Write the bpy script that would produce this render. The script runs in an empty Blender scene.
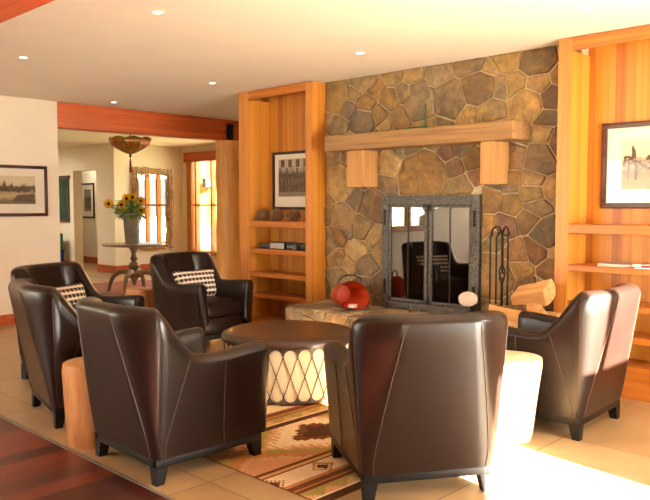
import bpy, bmesh, math, random
from math import sin, cos, pi, radians, sqrt, atan2, hypot
from mathutils import Vector, Matrix
random.seed(7)
scene = bpy.context.scene
C = scene.collection

# ------------------------------------------------------------------ materials
def lin(h):
    h = h.lstrip('#')
    out = []
    for i in (0, 2, 4):
        c = int(h[i:i+2], 16) / 255
        out.append(c / 12.92 if c <= .04045 else ((c + .055) / 1.055) ** 2.4)
    return (*out, 1)

def lerp(a, b, t_): return a + (b-a)*t_
class NT:
    def __init__(s, name):
        s.m = bpy.data.materials.new(name); s.m.use_nodes = True
        s.t = s.m.node_tree; s.t.nodes.clear()
        s.out = s.n('ShaderNodeOutputMaterial')
        s.b = s.n('ShaderNodeBsdfPrincipled'); s.l(s.b.outputs[0], s.out.inputs[0])
    def n(s, t, **k):
        nd = s.t.nodes.new(t)
        for a, v in k.items(): setattr(nd, a, v)
        return nd
    def l(s, a, b): s.t.links.new(a, b)
    def coord(s, scale=(1, 1, 1), kind='Object', rot=(0, 0, 0)):
        tc = s.n('ShaderNodeTexCoord'); mp = s.n('ShaderNodeMapping')
        mp.inputs['Scale'].default_value = scale; mp.inputs['Rotation'].default_value = rot
        s.l(tc.outputs[kind], mp.inputs['Vector']); return mp.outputs[0]
    def noise(s, vec, scale=5, detail=4, rough=.55, dist=0):
        n = s.n('ShaderNodeTexNoise'); n.inputs['Scale'].default_value = scale
        n.inputs['Detail'].default_value = detail; n.inputs['Roughness'].default_value = rough
        n.inputs['Distortion'].default_value = dist
        if vec: s.l(vec, n.inputs['Vector'])
        return n.outputs['Fac']
    def ramp(s, fac, stops, interp='LINEAR'):
        r = s.n('ShaderNodeValToRGB'); r.color_ramp.interpolation = interp
        e = r.color_ramp.elements
        while len(e) < len(stops): e.new(.5)
        for i, (p, c) in enumerate(stops): e[i].position = p; e[i].color = c
        s.l(fac, r.inputs[0]); return r.outputs[0]
    def math(s, op, a, b=None, c=None):
        n = s.n('ShaderNodeMath', operation=op)
        for i, v in enumerate((a, b, c)):
            if v is None: continue
            if isinstance(v, (int, float)): n.inputs[i].default_value = v
            else: s.l(v, n.inputs[i])
        return n.outputs[0]
    def mix(s, fac, a, b, mode='MIX'):
        n = s.n('ShaderNodeMix', data_type='RGBA', blend_type=mode)
        for i, v in ((0, fac), (6, a), (7, b)):
            if isinstance(v, (int, float)): n.inputs[i].default_value = v
            elif isinstance(v, tuple): n.inputs[i].default_value = v
            else: s.l(v, n.inputs[i])
        return n.outputs[2]
    def bump(s, h, strength=.2, dist=.01):
        b = s.n('ShaderNodeBump'); b.inputs['Strength'].default_value = strength
        b.inputs['Distance'].default_value = dist
        s.l(h, b.inputs['Height']); s.l(b.outputs[0], s.b.inputs['Normal'])
    def set(s, **k):
        for a, v in k.items():
            i = s.b.inputs[a.replace('_', ' ')]
            if isinstance(v, (int, float, tuple)): i.default_value = v
            else: s.l(v, i)
        return s.m

def plain(name, col, rough=.5, metal=0, var=.12, scale=8, bump=0, coat=0, spec=.5):
    t = NT(name); c = lin(col)
    v = t.coord()
    f = t.noise(v, scale, 4)
    d = tuple(max(0, x * (1 - var)) for x in c[:3]) + (1,)
    l = tuple(min(1, x * (1 + var)) for x in c[:3]) + (1,)
    t.set(Base_Color=t.ramp(f, [(.3, d), (.7, l)]), Roughness=rough, Metallic=metal)
    t.b.inputs['Specular IOR Level'].default_value = spec
    if coat: t.b.inputs['Coat Weight'].default_value = coat; t.b.inputs['Coat Roughness'].default_value = .1
    if bump: t.bump(t.noise(v, scale * 6, 3), bump, .004)
    return t.m

def wood(name, c1, c2, axis='Z', rough=.4, board=None, across=16, along=.7, knots=False, coat=0, bump=.05, boardvar=.35):
    t = NT(name)
    sc = [across] * 3; sc['XYZ'.index(axis)] = along
    v = t.coord(tuple(sc))
    f = t.noise(v, 1.6, 5, .6, .25)
    if board:
        ax, w = board
        tc = t.n('ShaderNodeTexCoord'); sp = t.n('ShaderNodeSeparateXYZ')
        t.l(tc.outputs['Object'], sp.inputs[0])
        q = t.math('FLOOR', t.math('DIVIDE', sp.outputs['XYZ'.index(ax)], w))
        wn = t.n('ShaderNodeTexWhiteNoise', noise_dimensions='1D'); t.l(q, wn.inputs['W'])
        f = t.math('ADD', t.math('MULTIPLY', f, 1 - boardvar), t.math('MULTIPLY', wn.outputs['Value'], boardvar))
    col = t.ramp(f, [(.28, lin(c2)), (.68, lin(c1))])
    if knots:
        vo = t.n('ShaderNodeTexVoronoi'); s2 = [5.5] * 3; s2['XYZ'.index(axis)] = 2.2
        t.l(t.coord(tuple(s2)), vo.inputs['Vector']); vo.inputs['Scale'].default_value = .8
        k = t.ramp(vo.outputs['Distance'], [(.05, (1, 1, 1, 1)), (.13, (0, 0, 0, 1))])
        col = t.mix(k, col, lin('5a2c12'))
    t.set(Base_Color=col, Roughness=rough)
    if coat: t.b.inputs['Coat Weight'].default_value = coat; t.b.inputs['Coat Roughness'].default_value = .15
    t.bump(f, bump, .004)
    return t.m

def attrcol(name, rough=.6, noise_amt=.35, scale=14, bump=.4, dist=.01, spec=.4):
    t = NT(name)
    a = t.n('ShaderNodeAttribute'); a.attribute_name = 'tint'
    v = t.coord()
    f = t.noise(v, scale, 6, .65)
    g = t.ramp(f, [(.25, (1 - noise_amt,) * 3 + (1,)), (.75, (1 + noise_amt * .6,) * 3 + (1,))])
    t.set(Base_Color=t.mix(1.0, a.outputs['Color'], g, 'MULTIPLY'), Roughness=rough)
    t.b.inputs['Specular IOR Level'].default_value = spec
    if bump: t.bump(f, bump, dist)
    return t.m

def glow(name, col, strength):
    t = NT(name); t.set(Base_Color=lin(col), Emission_Color=lin(col), Emission_Strength=strength); return t.m

M = {}
M['wall'] = plain('plaster_cream', 'eee2cc', .85, var=.02, scale=3, spec=.2)
M['ceiling'] = plain('plaster_ceiling', 'f0e6d6', .9, var=.02, scale=2, spec=.15)
M['fir'] = wood('fir_vertical', 'c5832e', '9c5619', 'Z', .38, ('X', .075), 20, .35)
M['firX'] = wood('fir_horizontal', 'bc7229', '984e17', 'X', .38, None, 22, .4)
M['firY'] = wood('fir_depth', 'd49238', 'b47226', 'Z', .4, ('Y', .09), 20, .35)
M['fir_light'] = wood('fir_edge', 'c8833a', 'ac6828', 'Z', .4, None, 20, .4)
M['beam'] = wood('beam_red', 'cf6528', 'a54516', 'Y', .5, None, 12, .5, knots=True)
M['beamX'] = wood('beam_red_long', 'c4582a', '9c4018', 'X', .5, None, 12, .5)
M['log'] = wood('peeled_log', 'eeb25c', 'c88238', 'Z', .5, None, 9, .8, knots=True)
M['mantel'] = wood('rough_mantel', 'a0784a', '6e5030', 'X', .7, None, 22, .8, bump=.25)
M['corbel'] = wood('rough_corbel', 'bc8c54', '906434', 'Z', .7, None, 22, .8, bump=.2)
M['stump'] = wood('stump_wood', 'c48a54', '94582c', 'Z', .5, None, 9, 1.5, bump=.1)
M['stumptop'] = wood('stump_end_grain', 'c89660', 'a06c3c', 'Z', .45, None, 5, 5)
M['stump_glare'] = wood('stump_wood_sun_glare', 'ecdcbc', 'd8bf94', 'Z', .5, None, 9, 1.5, bump=.1)  # stump wood with the blown-out sun glare painted into its colour
M['baseboard'] = wood('baseboard_red', 'c4602c', '9a4218', 'X', .4, None, 10, 1)
M['firewood'] = wood('split_wood', 'e0b47c', 'b98750', 'X', .8, None, 20, 1, bump=.3)
M['bark'] = plain('log_bark', '7d5a3a', .9, var=.4, scale=20, bump=.6)
M['leather'] = None
t = NT('leather_brown'); v = t.coord()
t.set(Base_Color=t.ramp(t.noise(v, 2.2, 2), [(.2, lin('170d0a')), (.8, lin('221410'))]), Roughness=.28)
t.b.inputs['Specular IOR Level'].default_value = .32
M['leather'] = t.m
M['seam'] = plain('leather_seam', '3e281d', .5)
M['dark_wood'] = plain('chair_dark_wood', '0d0a09', .45, var=.3, spec=.25)
M['iron'] = plain('wrought_iron', '2d2a29', .45, .7, var=.3, scale=30, bump=.3)
t = NT('hammered_iron'); v = t.coord()
vo = t.n('ShaderNodeTexVoronoi'); vo.inputs['Scale'].default_value = 75; t.l(v, vo.inputs['Vector'])
t.set(Base_Color=t.ramp(vo.outputs['Distance'], [(.1, lin('2a2a2c')), (.6, lin('6a6866'))]), Roughness=.42, Metallic=.75)
t.bump(vo.outputs['Distance'], .8, .006); M['hammered'] = t.m
M['soot'] = plain('firebox_soot', '2a2420', .9, var=.4)
M['firebrick'] = plain('firebox_brick', '4a3a30', .9, var=.4)
M['black'] = plain('black_plastic', '121212', .4)
M['blackframe'] = plain('black_frame', '1a1412', .35)
M['brownframe'] = wood('brown_frame', '4e2c1c', '2e180f', 'X', .35, None, 20, 3)
M['silver'] = plain('silver_plastic', 'a8a6a0', .35, .3)
M['white'] = plain('white_paper', 'f0ece2', .7, var=.03)
M['matte_mat'] = plain('mount_board', 'efe6d2', .8, var=.02)
M['redleather'] = plain('red_leather', 'b25026', .42, var=.18, scale=6, bump=.1)
M['redinside'] = plain('red_leather_inside', 'bc4420', .5, var=.12, scale=6)
M['darkstrap'] = plain('dark_strap', '2a1a14', .5)
M['drumtop'] = plain('drum_top_hide', '35211a', .3, var=.3, scale=5, bump=.1, coat=.25)
M['drumband'] = plain('drum_band_hide', '4c4038', .5, var=.3, scale=10, bump=.2)
M['rawhide'] = plain('drum_rawhide', 'efe4c0', .6, var=.1, scale=4)
M['lace'] = plain('drum_lacing', '4a2418', .6)
M['galv'] = plain('galvanised_metal', 'a4a8a6', .45, .25, var=.2, scale=12)
M['petal'] = plain('sunflower_petal', 'ffc414', .6, var=.15)
M['disc'] = plain('sunflower_disc', '5a3a10', .9, var=.3, scale=60)
M['leaf'] = plain('green_leaf', '93b866', .6, var=.35, scale=10)
M['stem'] = plain('green_stem', '6a8a3a', .6)
M['tablewood'] = wood('grey_table_wood', 'a8987e', '7c6c58', 'Z', .35, None, 10, 2, coat=.2)
M['twig'] = plain('twig_bark', 'b08c5c', .8, var=.4, scale=14, bump=.3)
M['cone'] = plain('pinecone_scale', '6e4a2c', .8, var=.35, scale=30)
M['conetip'] = plain('pinecone_tip', 'b08a5c', .8, var=.2, scale=30)
M['green'] = plain('green_metal', '1f6b3c', .4, .3)
M['bluebox'] = plain('blue_plastic', '16348c', .5)
M['greenbox'] = plain('green_plastic', '1c6b3a', .5)
M['redmag'] = plain('red_cover', 'b8283a', .4)
M['trimring'] = plain('white_trim_ring', 'f2ead8', .4, var=.02)
M['bulb'] = glow('lamp_bulb', 'fff2d8', 6)
M['fringe'] = plain('rug_fringe', 'd8c8b0', .9)
M['quartz'] = plain('pale_quartz', 'e4d8d0', .6, var=.15, scale=40, bump=.3)
t = NT('wall_stone'); a = t.n('ShaderNodeAttribute'); a.attribute_name = 'tint'; v = t.coord()
f = t.noise(v, 11, 7, .72, .4); g = t.noise(v, 4.5, 5, .6, .8); h = t.noise(v, 30, 4, .7)
c = t.mix(1.0, a.outputs['Color'], t.ramp(f, [(.3, (.36, .34, .32, 1)), (.48, (.9, .9, .9, 1)), (.68, (1.6, 1.55, 1.45, 1))]), 'MULTIPLY')
c = t.mix(t.math('MULTIPLY', t.ramp(g, [(.52, (0, 0, 0, 1)), (.66, (1, 1, 1, 1))]), .55), c, lin('9c7236'))
c = t.mix(t.math('MULTIPLY', t.ramp(g, [(.30, (1, 1, 1, 1)), (.42, (0, 0, 0, 1))]), .5), c, lin('5a4a38'))
t.set(Base_Color=c, Roughness=.6); t.bump(t.math('ADD', f, t.math('MULTIPLY', h, .5)), .6, .02); M['stone'] = t.m
M['mortar'] = plain('mortar', 'b4a080', .95, var=.2, scale=25, bump=.6)
M['rug'] = attrcol('woven_wool', .95, .3, 90, .5, .003, .1)
M['amber'] = None
t = NT('amber_stained_glass'); v = t.coord()
t.set(Base_Color=t.ramp(t.noise(v, 7, 3), [(.35, lin('c05818')), (.5, lin('d89038')), (.65, lin('8a8a30'))]), Roughness=.3)
t.b.inputs['Transmission Weight'].default_value = .35; M['amber'] = t.m
M['tassel'] = plain('red_tassel', '7a2a1c', .8)
M['cushion'] = None
t = NT('houndstooth_weave'); v = t.coord((1, 1, 1))
sp = t.n('ShaderNodeSeparateXYZ'); t.l(v, sp.inputs[0])
px = t.math('FRACT', t.math('MULTIPLY', sp.outputs[0], 22)); pz = t.math('FRACT', t.math('MULTIPLY', sp.outputs[2], 20))
tooth = t.math('ADD', pz, t.math('MULTIPLY', t.math('PINGPONG', t.math('MULTIPLY', sp.outputs[0], 44), 1.0), .22))
a_ = t.math('GREATER_THAN', tooth, .56); b_ = t.math('GREATER_THAN', px, .10)
k_ = t.math('MULTIPLY', a_, b_)
t.set(Base_Color=t.mix(k_, lin('ebe0cc'), lin('42302a')), Roughness=.9); M['cushion'] = t.m
M['mirror'] = None
t = NT('mirror_silver'); t.set(Base_Color=(.9, .9, .88, 1), Metallic=1.0, Roughness=.02); M['mirror'] = t.m
def glassmat(name, tint, gloss, rough=.02, ior=1.5):
    t = NT(name); tr = t.n('ShaderNodeBsdfTransparent'); tr.inputs[0].default_value = tint
    gl = t.n('ShaderNodeBsdfGlossy'); gl.inputs['Roughness'].default_value = rough
    fr = t.n('ShaderNodeFresnel'); fr.inputs[0].default_value = ior
    ge = t.n('ShaderNodeNewGeometry'); front = t.math('SUBTRACT', 1.0, ge.outputs['Backfacing'])
    mx = t.n('ShaderNodeMixShader'); t.l(t.math('MULTIPLY', t.math('ADD', fr.outputs[0], gloss), front), mx.inputs[0])
    t.l(tr.outputs[0], mx.inputs[1]); t.l(gl.outputs[0], mx.inputs[2]); t.l(mx.outputs[0], t.out.inputs[0])
    return t.m
M['fireglass'] = glassmat('smoked_fire_glass', (.42, .40, .38, 1), .16, .015)
M['clearglass'] = glassmat('window_glass', (.96, .97, .96, 1), .0)
M['picglass'] = glassmat('picture_glass', (.97, .97, .97, 1), -.02, .05)

def tile_mat():
    t = NT('stained_tile'); v = t.coord()
    mp = t.n('ShaderNodeMapping'); mp.inputs['Location'].default_value = (6.55 % .93, -(3.045 % .93), 0)
    tc = t.n('ShaderNodeTexCoord'); t.l(tc.outputs['Object'], mp.inputs[0])
    br = t.n('ShaderNodeTexBrick'); br.offset = 0; br.squash = 1
    br.inputs['Scale'].default_value = 1; br.inputs['Mortar Size'].default_value = .004
    br.inputs['Brick Width'].default_value = .93; br.inputs['Row Height'].default_value = .93
    br.inputs['Color1'].default_value = lin('ae9470'); br.inputs['Color2'].default_value = lin('9c7e58'); br.inputs['Mortar'].default_value = lin('6e5840')
    br.inputs['Mortar Smooth'].default_value = .1
    t.l(mp.outputs[0], br.inputs['Vector'])
    f = t.noise(v, 2.2, 6, .65)
    g = t.ramp(f, [(.3, (.78, .74, .68, 1)), (.7, (1.12, 1.1, 1.05, 1))])
    t.set(Base_Color=t.mix(1.0, br.outputs['Color'], g, 'MULTIPLY'), Roughness=t.ramp(f, [(.3, (.28,)*3 + (1,)), (.7, (.42,)*3 + (1,))]))
    t.bump(t.math('SUBTRACT', t.math('MULTIPLY', f, .15), br.outputs['Fac']), .15, .004)
    return t.m
M['tile'] = tile_mat()
M['plank'] = wood('redwood_planks', '702e15', '3a1308', 'Y', .4, ('X', .135), 7, .5, coat=0, boardvar=.5)

def sepia(name, kind):
    """an old brown photograph: sky, a dark treeline, pale ground"""
    t = NT(name); tc = t.n('ShaderNodeTexCoord'); sp = t.n('ShaderNodeSeparateXYZ'); t.l(tc.outputs['Generated'], sp.inputs[0])
    v = t.coord((5, 5, 5), 'Generated'); n = t.noise(v, 1.6, 6, .7)
    h = t.math('ADD', sp.outputs[2], t.math('MULTIPLY', t.math('SUBTRACT', n, .5), .55 if kind != 'people' else .5))
    if kind == 'people':
        st = [(.15, lin('8a7a66')), (.3, lin('4c4034')), (.42, lin('9a8c78')), (.52, lin('33291f')), (.62, lin('6e6252')), (.8, lin('b8ab94'))]
    elif kind == 'mill':
        st = [(.15, lin('b08a58')), (.35, lin('8a6538')), (.45, lin('c8a878')), (.52, lin('7a5630')), (.62, lin('d8c298')), (.8, lin('e8d8b4'))]
    else:
        st = [(.12, lin('6e5a3c')), (.28, lin('c0a67a')), (.42, lin('a88a60')), (.5, lin('4e3c28')), (.62, lin('8a7454')), (.72, lin('d8c8a4'))]
    t.set(Base_Color=t.ramp(h, st), Roughness=.5); return t.m
M['sepia_lake'] = sepia('old_print_lake', 'lake'); M['sepia_people'] = sepia('old_print_people', 'people'); M['sepia_mill'] = sepia('old_print_mill', 'mill')
M['sepia_dark'] = plain('old_print_dark', '5e4a34', .6, var=.5, scale=18)
M['hanging'] = plain('woven_hanging_cloth', '28402e', .9, var=.5, scale=9)
M['porch'] = wood('porch_cedar', 'e0a258', 'c27a34', 'Z', .6, ('X', .16), 14, .4)
M['paleStone'] = plain('porch_pale_stone', 'd8d4cc', .8, var=.25, scale=9)
M['earth'] = plain('outside_ground', '8a8a62', .95, var=.3, scale=1)
M['bush'] = plain('outside_hedge', '8a9464', .9, var=.5, scale=3, bump=.8)
M['wool_red'] = None
t = NT('red_carpet_wool'); v = t.coord((1, 1, 1))
t.set(Base_Color=t.ramp(t.noise(v, 7, 6, .7), [(.35, lin('7e3c34')), (.5, lin('a06a5c')), (.65, lin('8a4a3e'))]), Roughness=.95); M['wool_red'] = t.m

# ------------------------------------------------------------------ mesh builder
class MB:
    def __init__(s): s.v = []; s.f = []; s.fc = []; s.col = None
    def add(s, vs, fs):
        o = len(s.v); s.v += [tuple(p) for p in vs]; s.f += [tuple(i + o for i in f) for f in fs]
        s.fc += [s.col] * len(fs); return s
    def box(s, x0, x1, y0, y1, z0, z1, bev=0, mat=None):
        x0, x1 = sorted((x0, x1)); y0, y1 = sorted((y0, y1)); z0, z1 = sorted((z0, z1))
        b = bmesh.new(); bmesh.ops.create_cube(b, size=1)
        for v in b.verts: v.co = Vector((x0 + (v.co.x + .5) * (x1 - x0), y0 + (v.co.y + .5) * (y1 - y0), z0 + (v.co.z + .5) * (z1 - z0)))
        if bev: bmesh.ops.bevel(b, geom=b.edges[:] , offset=min(bev, .45 * min(x1-x0, y1-y0, z1-z0)), segments=2, profile=.6, affect='EDGES')
        if mat is not None: b.transform(mat)
        b.verts.index_update()
        s.add([v.co[:] for v in b.verts], [[v.index for v in f.verts] for f in b.faces]); b.free(); return s
    def lathe(s, prof, seg=32, c=(0, 0), cap=True, wob=None):
        vs = []; fs = []; n = len(prof)
        for k in range(seg):
            a = 2 * pi * k / seg
            for i, (r, z) in enumerate(prof):
                rr = r * (wob(a, z) if wob else 1)
                vs.append((c[0] + rr * cos(a), c[1] + rr * sin(a), z))
        for k in range(seg):
            j = (k + 1) % seg
            for i in range(n - 1): fs.append((k*n+i, j*n+i, j*n+i+1, k*n+i+1))
        if cap:
            if prof[0][0] > 1e-5: fs.append(tuple(k*n for k in reversed(range(seg))))
            if prof[-1][0] > 1e-5: fs.append(tuple(k*n+n-1 for k in range(seg)))
        return s.add(vs, fs)
    def tube(s, pts, r, seg=8, cap=True):
        pts = [Vector(p) for p in pts]; n = len(pts)
        rs = r if isinstance(r, (list, tuple)) else [r] * n
        vs = []; fs = []; up = None
        for i in range(n):
            d = (pts[min(i+1, n-1)] - pts[max(i-1, 0)]).normalized()
            if up is None:
                up = Vector((0, 0, 1)) if abs(d.z) < .9 else Vector((1, 0, 0))
            x = d.cross(up).normalized(); y = x.cross(d).normalized(); up = y
            for k in range(seg):
                a = 2 * pi * k / seg; vs.append(pts[i] + (x * cos(a) + y * sin(a)) * rs[i])
        for i in range(n - 1):
            for k in range(seg):
                j = (k + 1) % seg; fs.append((i*seg+k, i*seg+j, (i+1)*seg+j, (i+1)*seg+k))
        if cap: fs.append(tuple(reversed(range(seg)))); fs.append(tuple((n-1)*seg + k for k in range(seg)))
        return s.add(vs, fs)
    def grid(s, rows, closed=False):
        n = len(rows[0]); vs = [p for r in rows for p in r]; fs = []
        for i in range(len(rows) - 1):
            for k in range(n if closed else n - 1):
                j = (k + 1) % n; fs.append((i*n+k, i*n+j, (i+1)*n+j, (i+1)*n+k))
        return s.add(vs, fs)
    def ball(s, c, r, seg=12, rings=8, jit=0):
        rr = r if isinstance(r, (list, tuple)) else (r, r, r); vs = [(c[0], c[1], c[2] - rr[2])]
        for i in range(1, rings):
            ph = -pi/2 + pi * i / rings
            for k in range(seg):
                a = 2*pi*k/seg; q = 1 + jit * random.uniform(-1, 1)
                vs.append((c[0] + rr[0]*q*cos(ph)*cos(a), c[1] + rr[1]*q*cos(ph)*sin(a), c[2] + rr[2]*q*sin(ph)))
        vs.append((c[0], c[1], c[2] + rr[2])); fs = []
        for k in range(seg):
            j = (k+1) % seg; fs.append((0, 1+j, 1+k)); fs.append((len(vs)-1, 1+(rings-2)*seg+k, 1+(rings-2)*seg+j))
            for i in range(rings - 2): fs.append((1+i*seg+k, 1+i*seg+j, 1+(i+1)*seg+j, 1+(i+1)*seg+k))
        return s.add(vs, fs)
    def build(s, name, mat, parent=None, loc=None, rz=0, smooth=40):
        me = bpy.data.meshes.new(name); me.from_pydata(s.v, [], s.f)
        if any(c is not None for c in s.fc):
            a = me.color_attributes.new('tint', 'FLOAT_COLOR', 'CORNER')
            for p in me.polygons:
                for li in p.loop_indices: a.data[li].color = s.fc[p.index] or (.5, .5, .5, 1)
        b = bmesh.new(); b.from_mesh(me); bmesh.ops.recalc_face_normals(b, faces=b.faces[:]); b.to_mesh(me); b.free()
        if smooth:
            for p in me.polygons: p.use_smooth = True
            me.set_sharp_from_angle(angle=radians(smooth))
        me.materials.append(mat)
        o = bpy.data.objects.new(name, me); C.objects.link(o)
        if parent: o.parent = parent
        if loc is not None: o.location = loc
        o.rotation_euler.z = rz
        return o

def tag(o, label=None, cat=None, group=None, kind=None):
    if label: o['label'] = label
    if cat: o['category'] = cat
    if group: o['group'] = group
    if kind: o['kind'] = kind
    return o
def thing(name, label, cat, loc=(0, 0, 0), rz=0, group=None):
    o = bpy.data.objects.new(name, None); o.empty_display_size = .1; C.objects.link(o)
    o.location = loc; o.rotation_euler = (0, 0, rz)
    return tag(o, label, cat, group)
def struct(name, mb, mat, label=None, parent=None, smooth=0, cat=None):
    o = mb.build(name, mat, parent, smooth=smooth)
    if not parent: o['kind'] = 'structure'
    if label: o['label'] = label
    if cat: o['category'] = cat
    return o
def dup(root, loc, rz, label=None, group=None):
    r = root.copy(); C.objects.link(r); r.location = loc; r.rotation_euler = (0, 0, rz)
    if label: r['label'] = label
    if group: r['group'] = group
    for ch in list(root.children):
        c = ch.copy(); C.objects.link(c); c.parent = r
        for g in list(ch.children):
            d = g.copy(); C.objects.link(d); d.parent = c
    return r

# ------------------------------------------------------------------ camera
H = 1.35; F = 730.0
cam = bpy.data.cameras.new('camera'); co = bpy.data.objects.new('camera', cam); C.objects.link(co)
cam.sensor_fit = 'HORIZONTAL'; cam.sensor_width = 36; cam.lens = 36 * F / 650; cam.clip_start = .05
co.location = (0, 0, H)
A = radians(44); P = math.atan(45 / F)
fw = Vector((-sin(A) * cos(P), cos(A) * cos(P), -sin(P)))
co.rotation_euler = fw.to_track_quat('-Z', 'Y').to_euler()
scene.camera = co

# ------------------------------------------------------------------ the shell
HC = 2.56; FY = 5.08; SY = 5.26; LX = -8.25; TY = 1.87; RX = .6; BY = -3.0
struct('floor', MB().box(-17.5, RX + .2, TY, 10, -.2, 0), M['tile'], 'tan stained tile floor')
struct('floor.001', MB().box(-8.5, RX + .2, BY - .2, TY - .012, -.2, .0), M['plank'], 'dark red plank floor at the lower left')
struct('trim_1', MB().box(LX, RX, TY - .012, TY + .006, -.01, .003), plain('grey_strip', '6e6a66', .5), 'grey strip between plank floor and tile')
struct('ceiling', MB().box(-17.5, RX + .2, BY - .2, 10, HC, HC + .2), M['ceiling'], 'cream plaster ceiling')
# left wall with a window behind the viewpoint's left
w = MB()
w.box(LX - .2, LX, 2.2, 4.03, 0, HC); w.box(LX - .2, LX, .35, 2.2, 0, HC); w.box(LX - .2, LX, BY - .2, -.85, 0, HC)
w.box(LX - .2, LX, -.85, .35, 0, .95); w.box(LX - .2, LX, -.85, .35, 2.1, HC)
struct('wall_left', w, M['wall'], 'cream plaster wall at the left')
struct('baseboard_left', MB().box(LX, LX + .018, 1.9, 4.03, 0, .12, .004), M['baseboard'], 'red wood baseboard on the left wall')
g = MB()
for a, b_, c, d in ((-.95, .45, .86, .97), (-.95, .45, 2.08, 2.2)): g.box(LX - .05, LX + .03, a, b_, c, d)
for y in (-.95, -.31, .33): g.box(LX - .05, LX + .03, y, y + .12, .97, 2.08)
struct('window_2', g, M['firX'], 'fir framed window in the left wall')
# rear wall behind the viewpoint: fir boards with windows
w = MB(); ops = [(-7.6, -5.0)]
x = LX - .2
for a, b_ in ops:
    w.box(x, a, BY - .2, BY, 0, HC); w.box(a, b_, BY - .2, BY, 0, .75); w.box(a, b_, BY - .2, BY, 2.2, HC); x = b_
w.box(x, RX + .2, BY - .2, BY, 0, HC)
struct('wall_rear', w, M['fir'], 'fir board wall behind the viewpoint')
# right wall: glazed door and windows that let the low sun in
w = MB(); ys = [(.2, 1.2, .42, 1.10), (2.62, 3.30, .0, 1.36), (3.62, 3.74, 1.17, 1.80), (3.80, 4.28, 1.17, 1.80)]
y = BY - .2
for a, b_, z0, z1 in ys:
    w.box(RX, RX + .12, y, a, 0, HC)
    if z0 > 0: w.box(RX, RX + .12, a, b_, 0, z0)
    w.box(RX, RX + .12, a, b_, z1, HC); y = b_
w.box(RX, RX + .12, y, 5.8, 0, HC)
struct('wall_right', w, M['wall'], 'plaster wall at the right')
# wall behind bookcases and stone, and its return
struct('wall_back', MB().box(-6.2, RX + .1, 5.62, 5.8, 0, HC), M['wall'], 'plaster wall behind the bookcases')
struct('wall_passage', MB().box(-6.2, -6.1, 5.62, 9.05, 0, HC), M['wall'], 'plaster side wall of the passage')

# ------------------------------------------------------------------ stones
def cells(x0, x1, y0, y1, n, seed, wvar, holes=(), gap=.006, relax=2, asp=1.0):
    rnd = random.Random(seed)
    pts = []
    tries = 0
    while len(pts) < n and tries < 20000:
        tries += 1
        p = (rnd.uniform(x0, x1), rnd.uniform(y0, y1)); r = rnd.choice(wvar)
        if any(h[0] < p[0] < h[1] and h[2] < p[1] < h[3] for h in holes): continue
        if all(hypot(p[0]-q[0], (p[1]-q[1]) * asp) > (r + q[2]) * .82 for q in pts): pts.append((p[0], p[1], r))
    out = []
    for i, (px, py, pr) in enumerate(pts):
        poly = [(x0+gap*.5, y0), (x1-gap*.5, y0), (x1-gap*.5, y1-gap*.3), (x0+gap*.5, y1-gap*.3)]
        for j, (qx, qy, qr) in enumerate(pts):
            if i == j: continue
            dx, dy = qx - px, (qy - py) * asp; d = hypot(dx, dy)
            if d > 1.2: continue
            off = (d*d + pr*pr - qr*qr) / (2*d) - gap
            nx, ny = dx/d, dy/d * asp
            new = []
            for k in range(len(poly)):
                a, b = poly[k], poly[(k+1) % len(poly)]
                da = (a[0]-px)*nx + (a[1]-py)*ny - off; db = (b[0]-px)*nx + (b[1]-py)*ny - off
                if da <= 0: new.append(a)
                if da * db < 0:
                    t_ = da / (da - db); new.append((a[0]+(b[0]-a[0])*t_, a[1]+(b[1]-a[1])*t_))
            poly = new
            if len(poly) < 3: break
        if len(poly) >= 3: out.append(poly)
    return out
STONES = ['a6864e', '96743f', 'b2925e', '887050', '9c7f56', '926a46', 'aa8a56', '7e6a54', 'a0885c', '8c6c46', 'b69a6c', '845f48', '9a8260', '9e7842', '8a745a']
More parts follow.
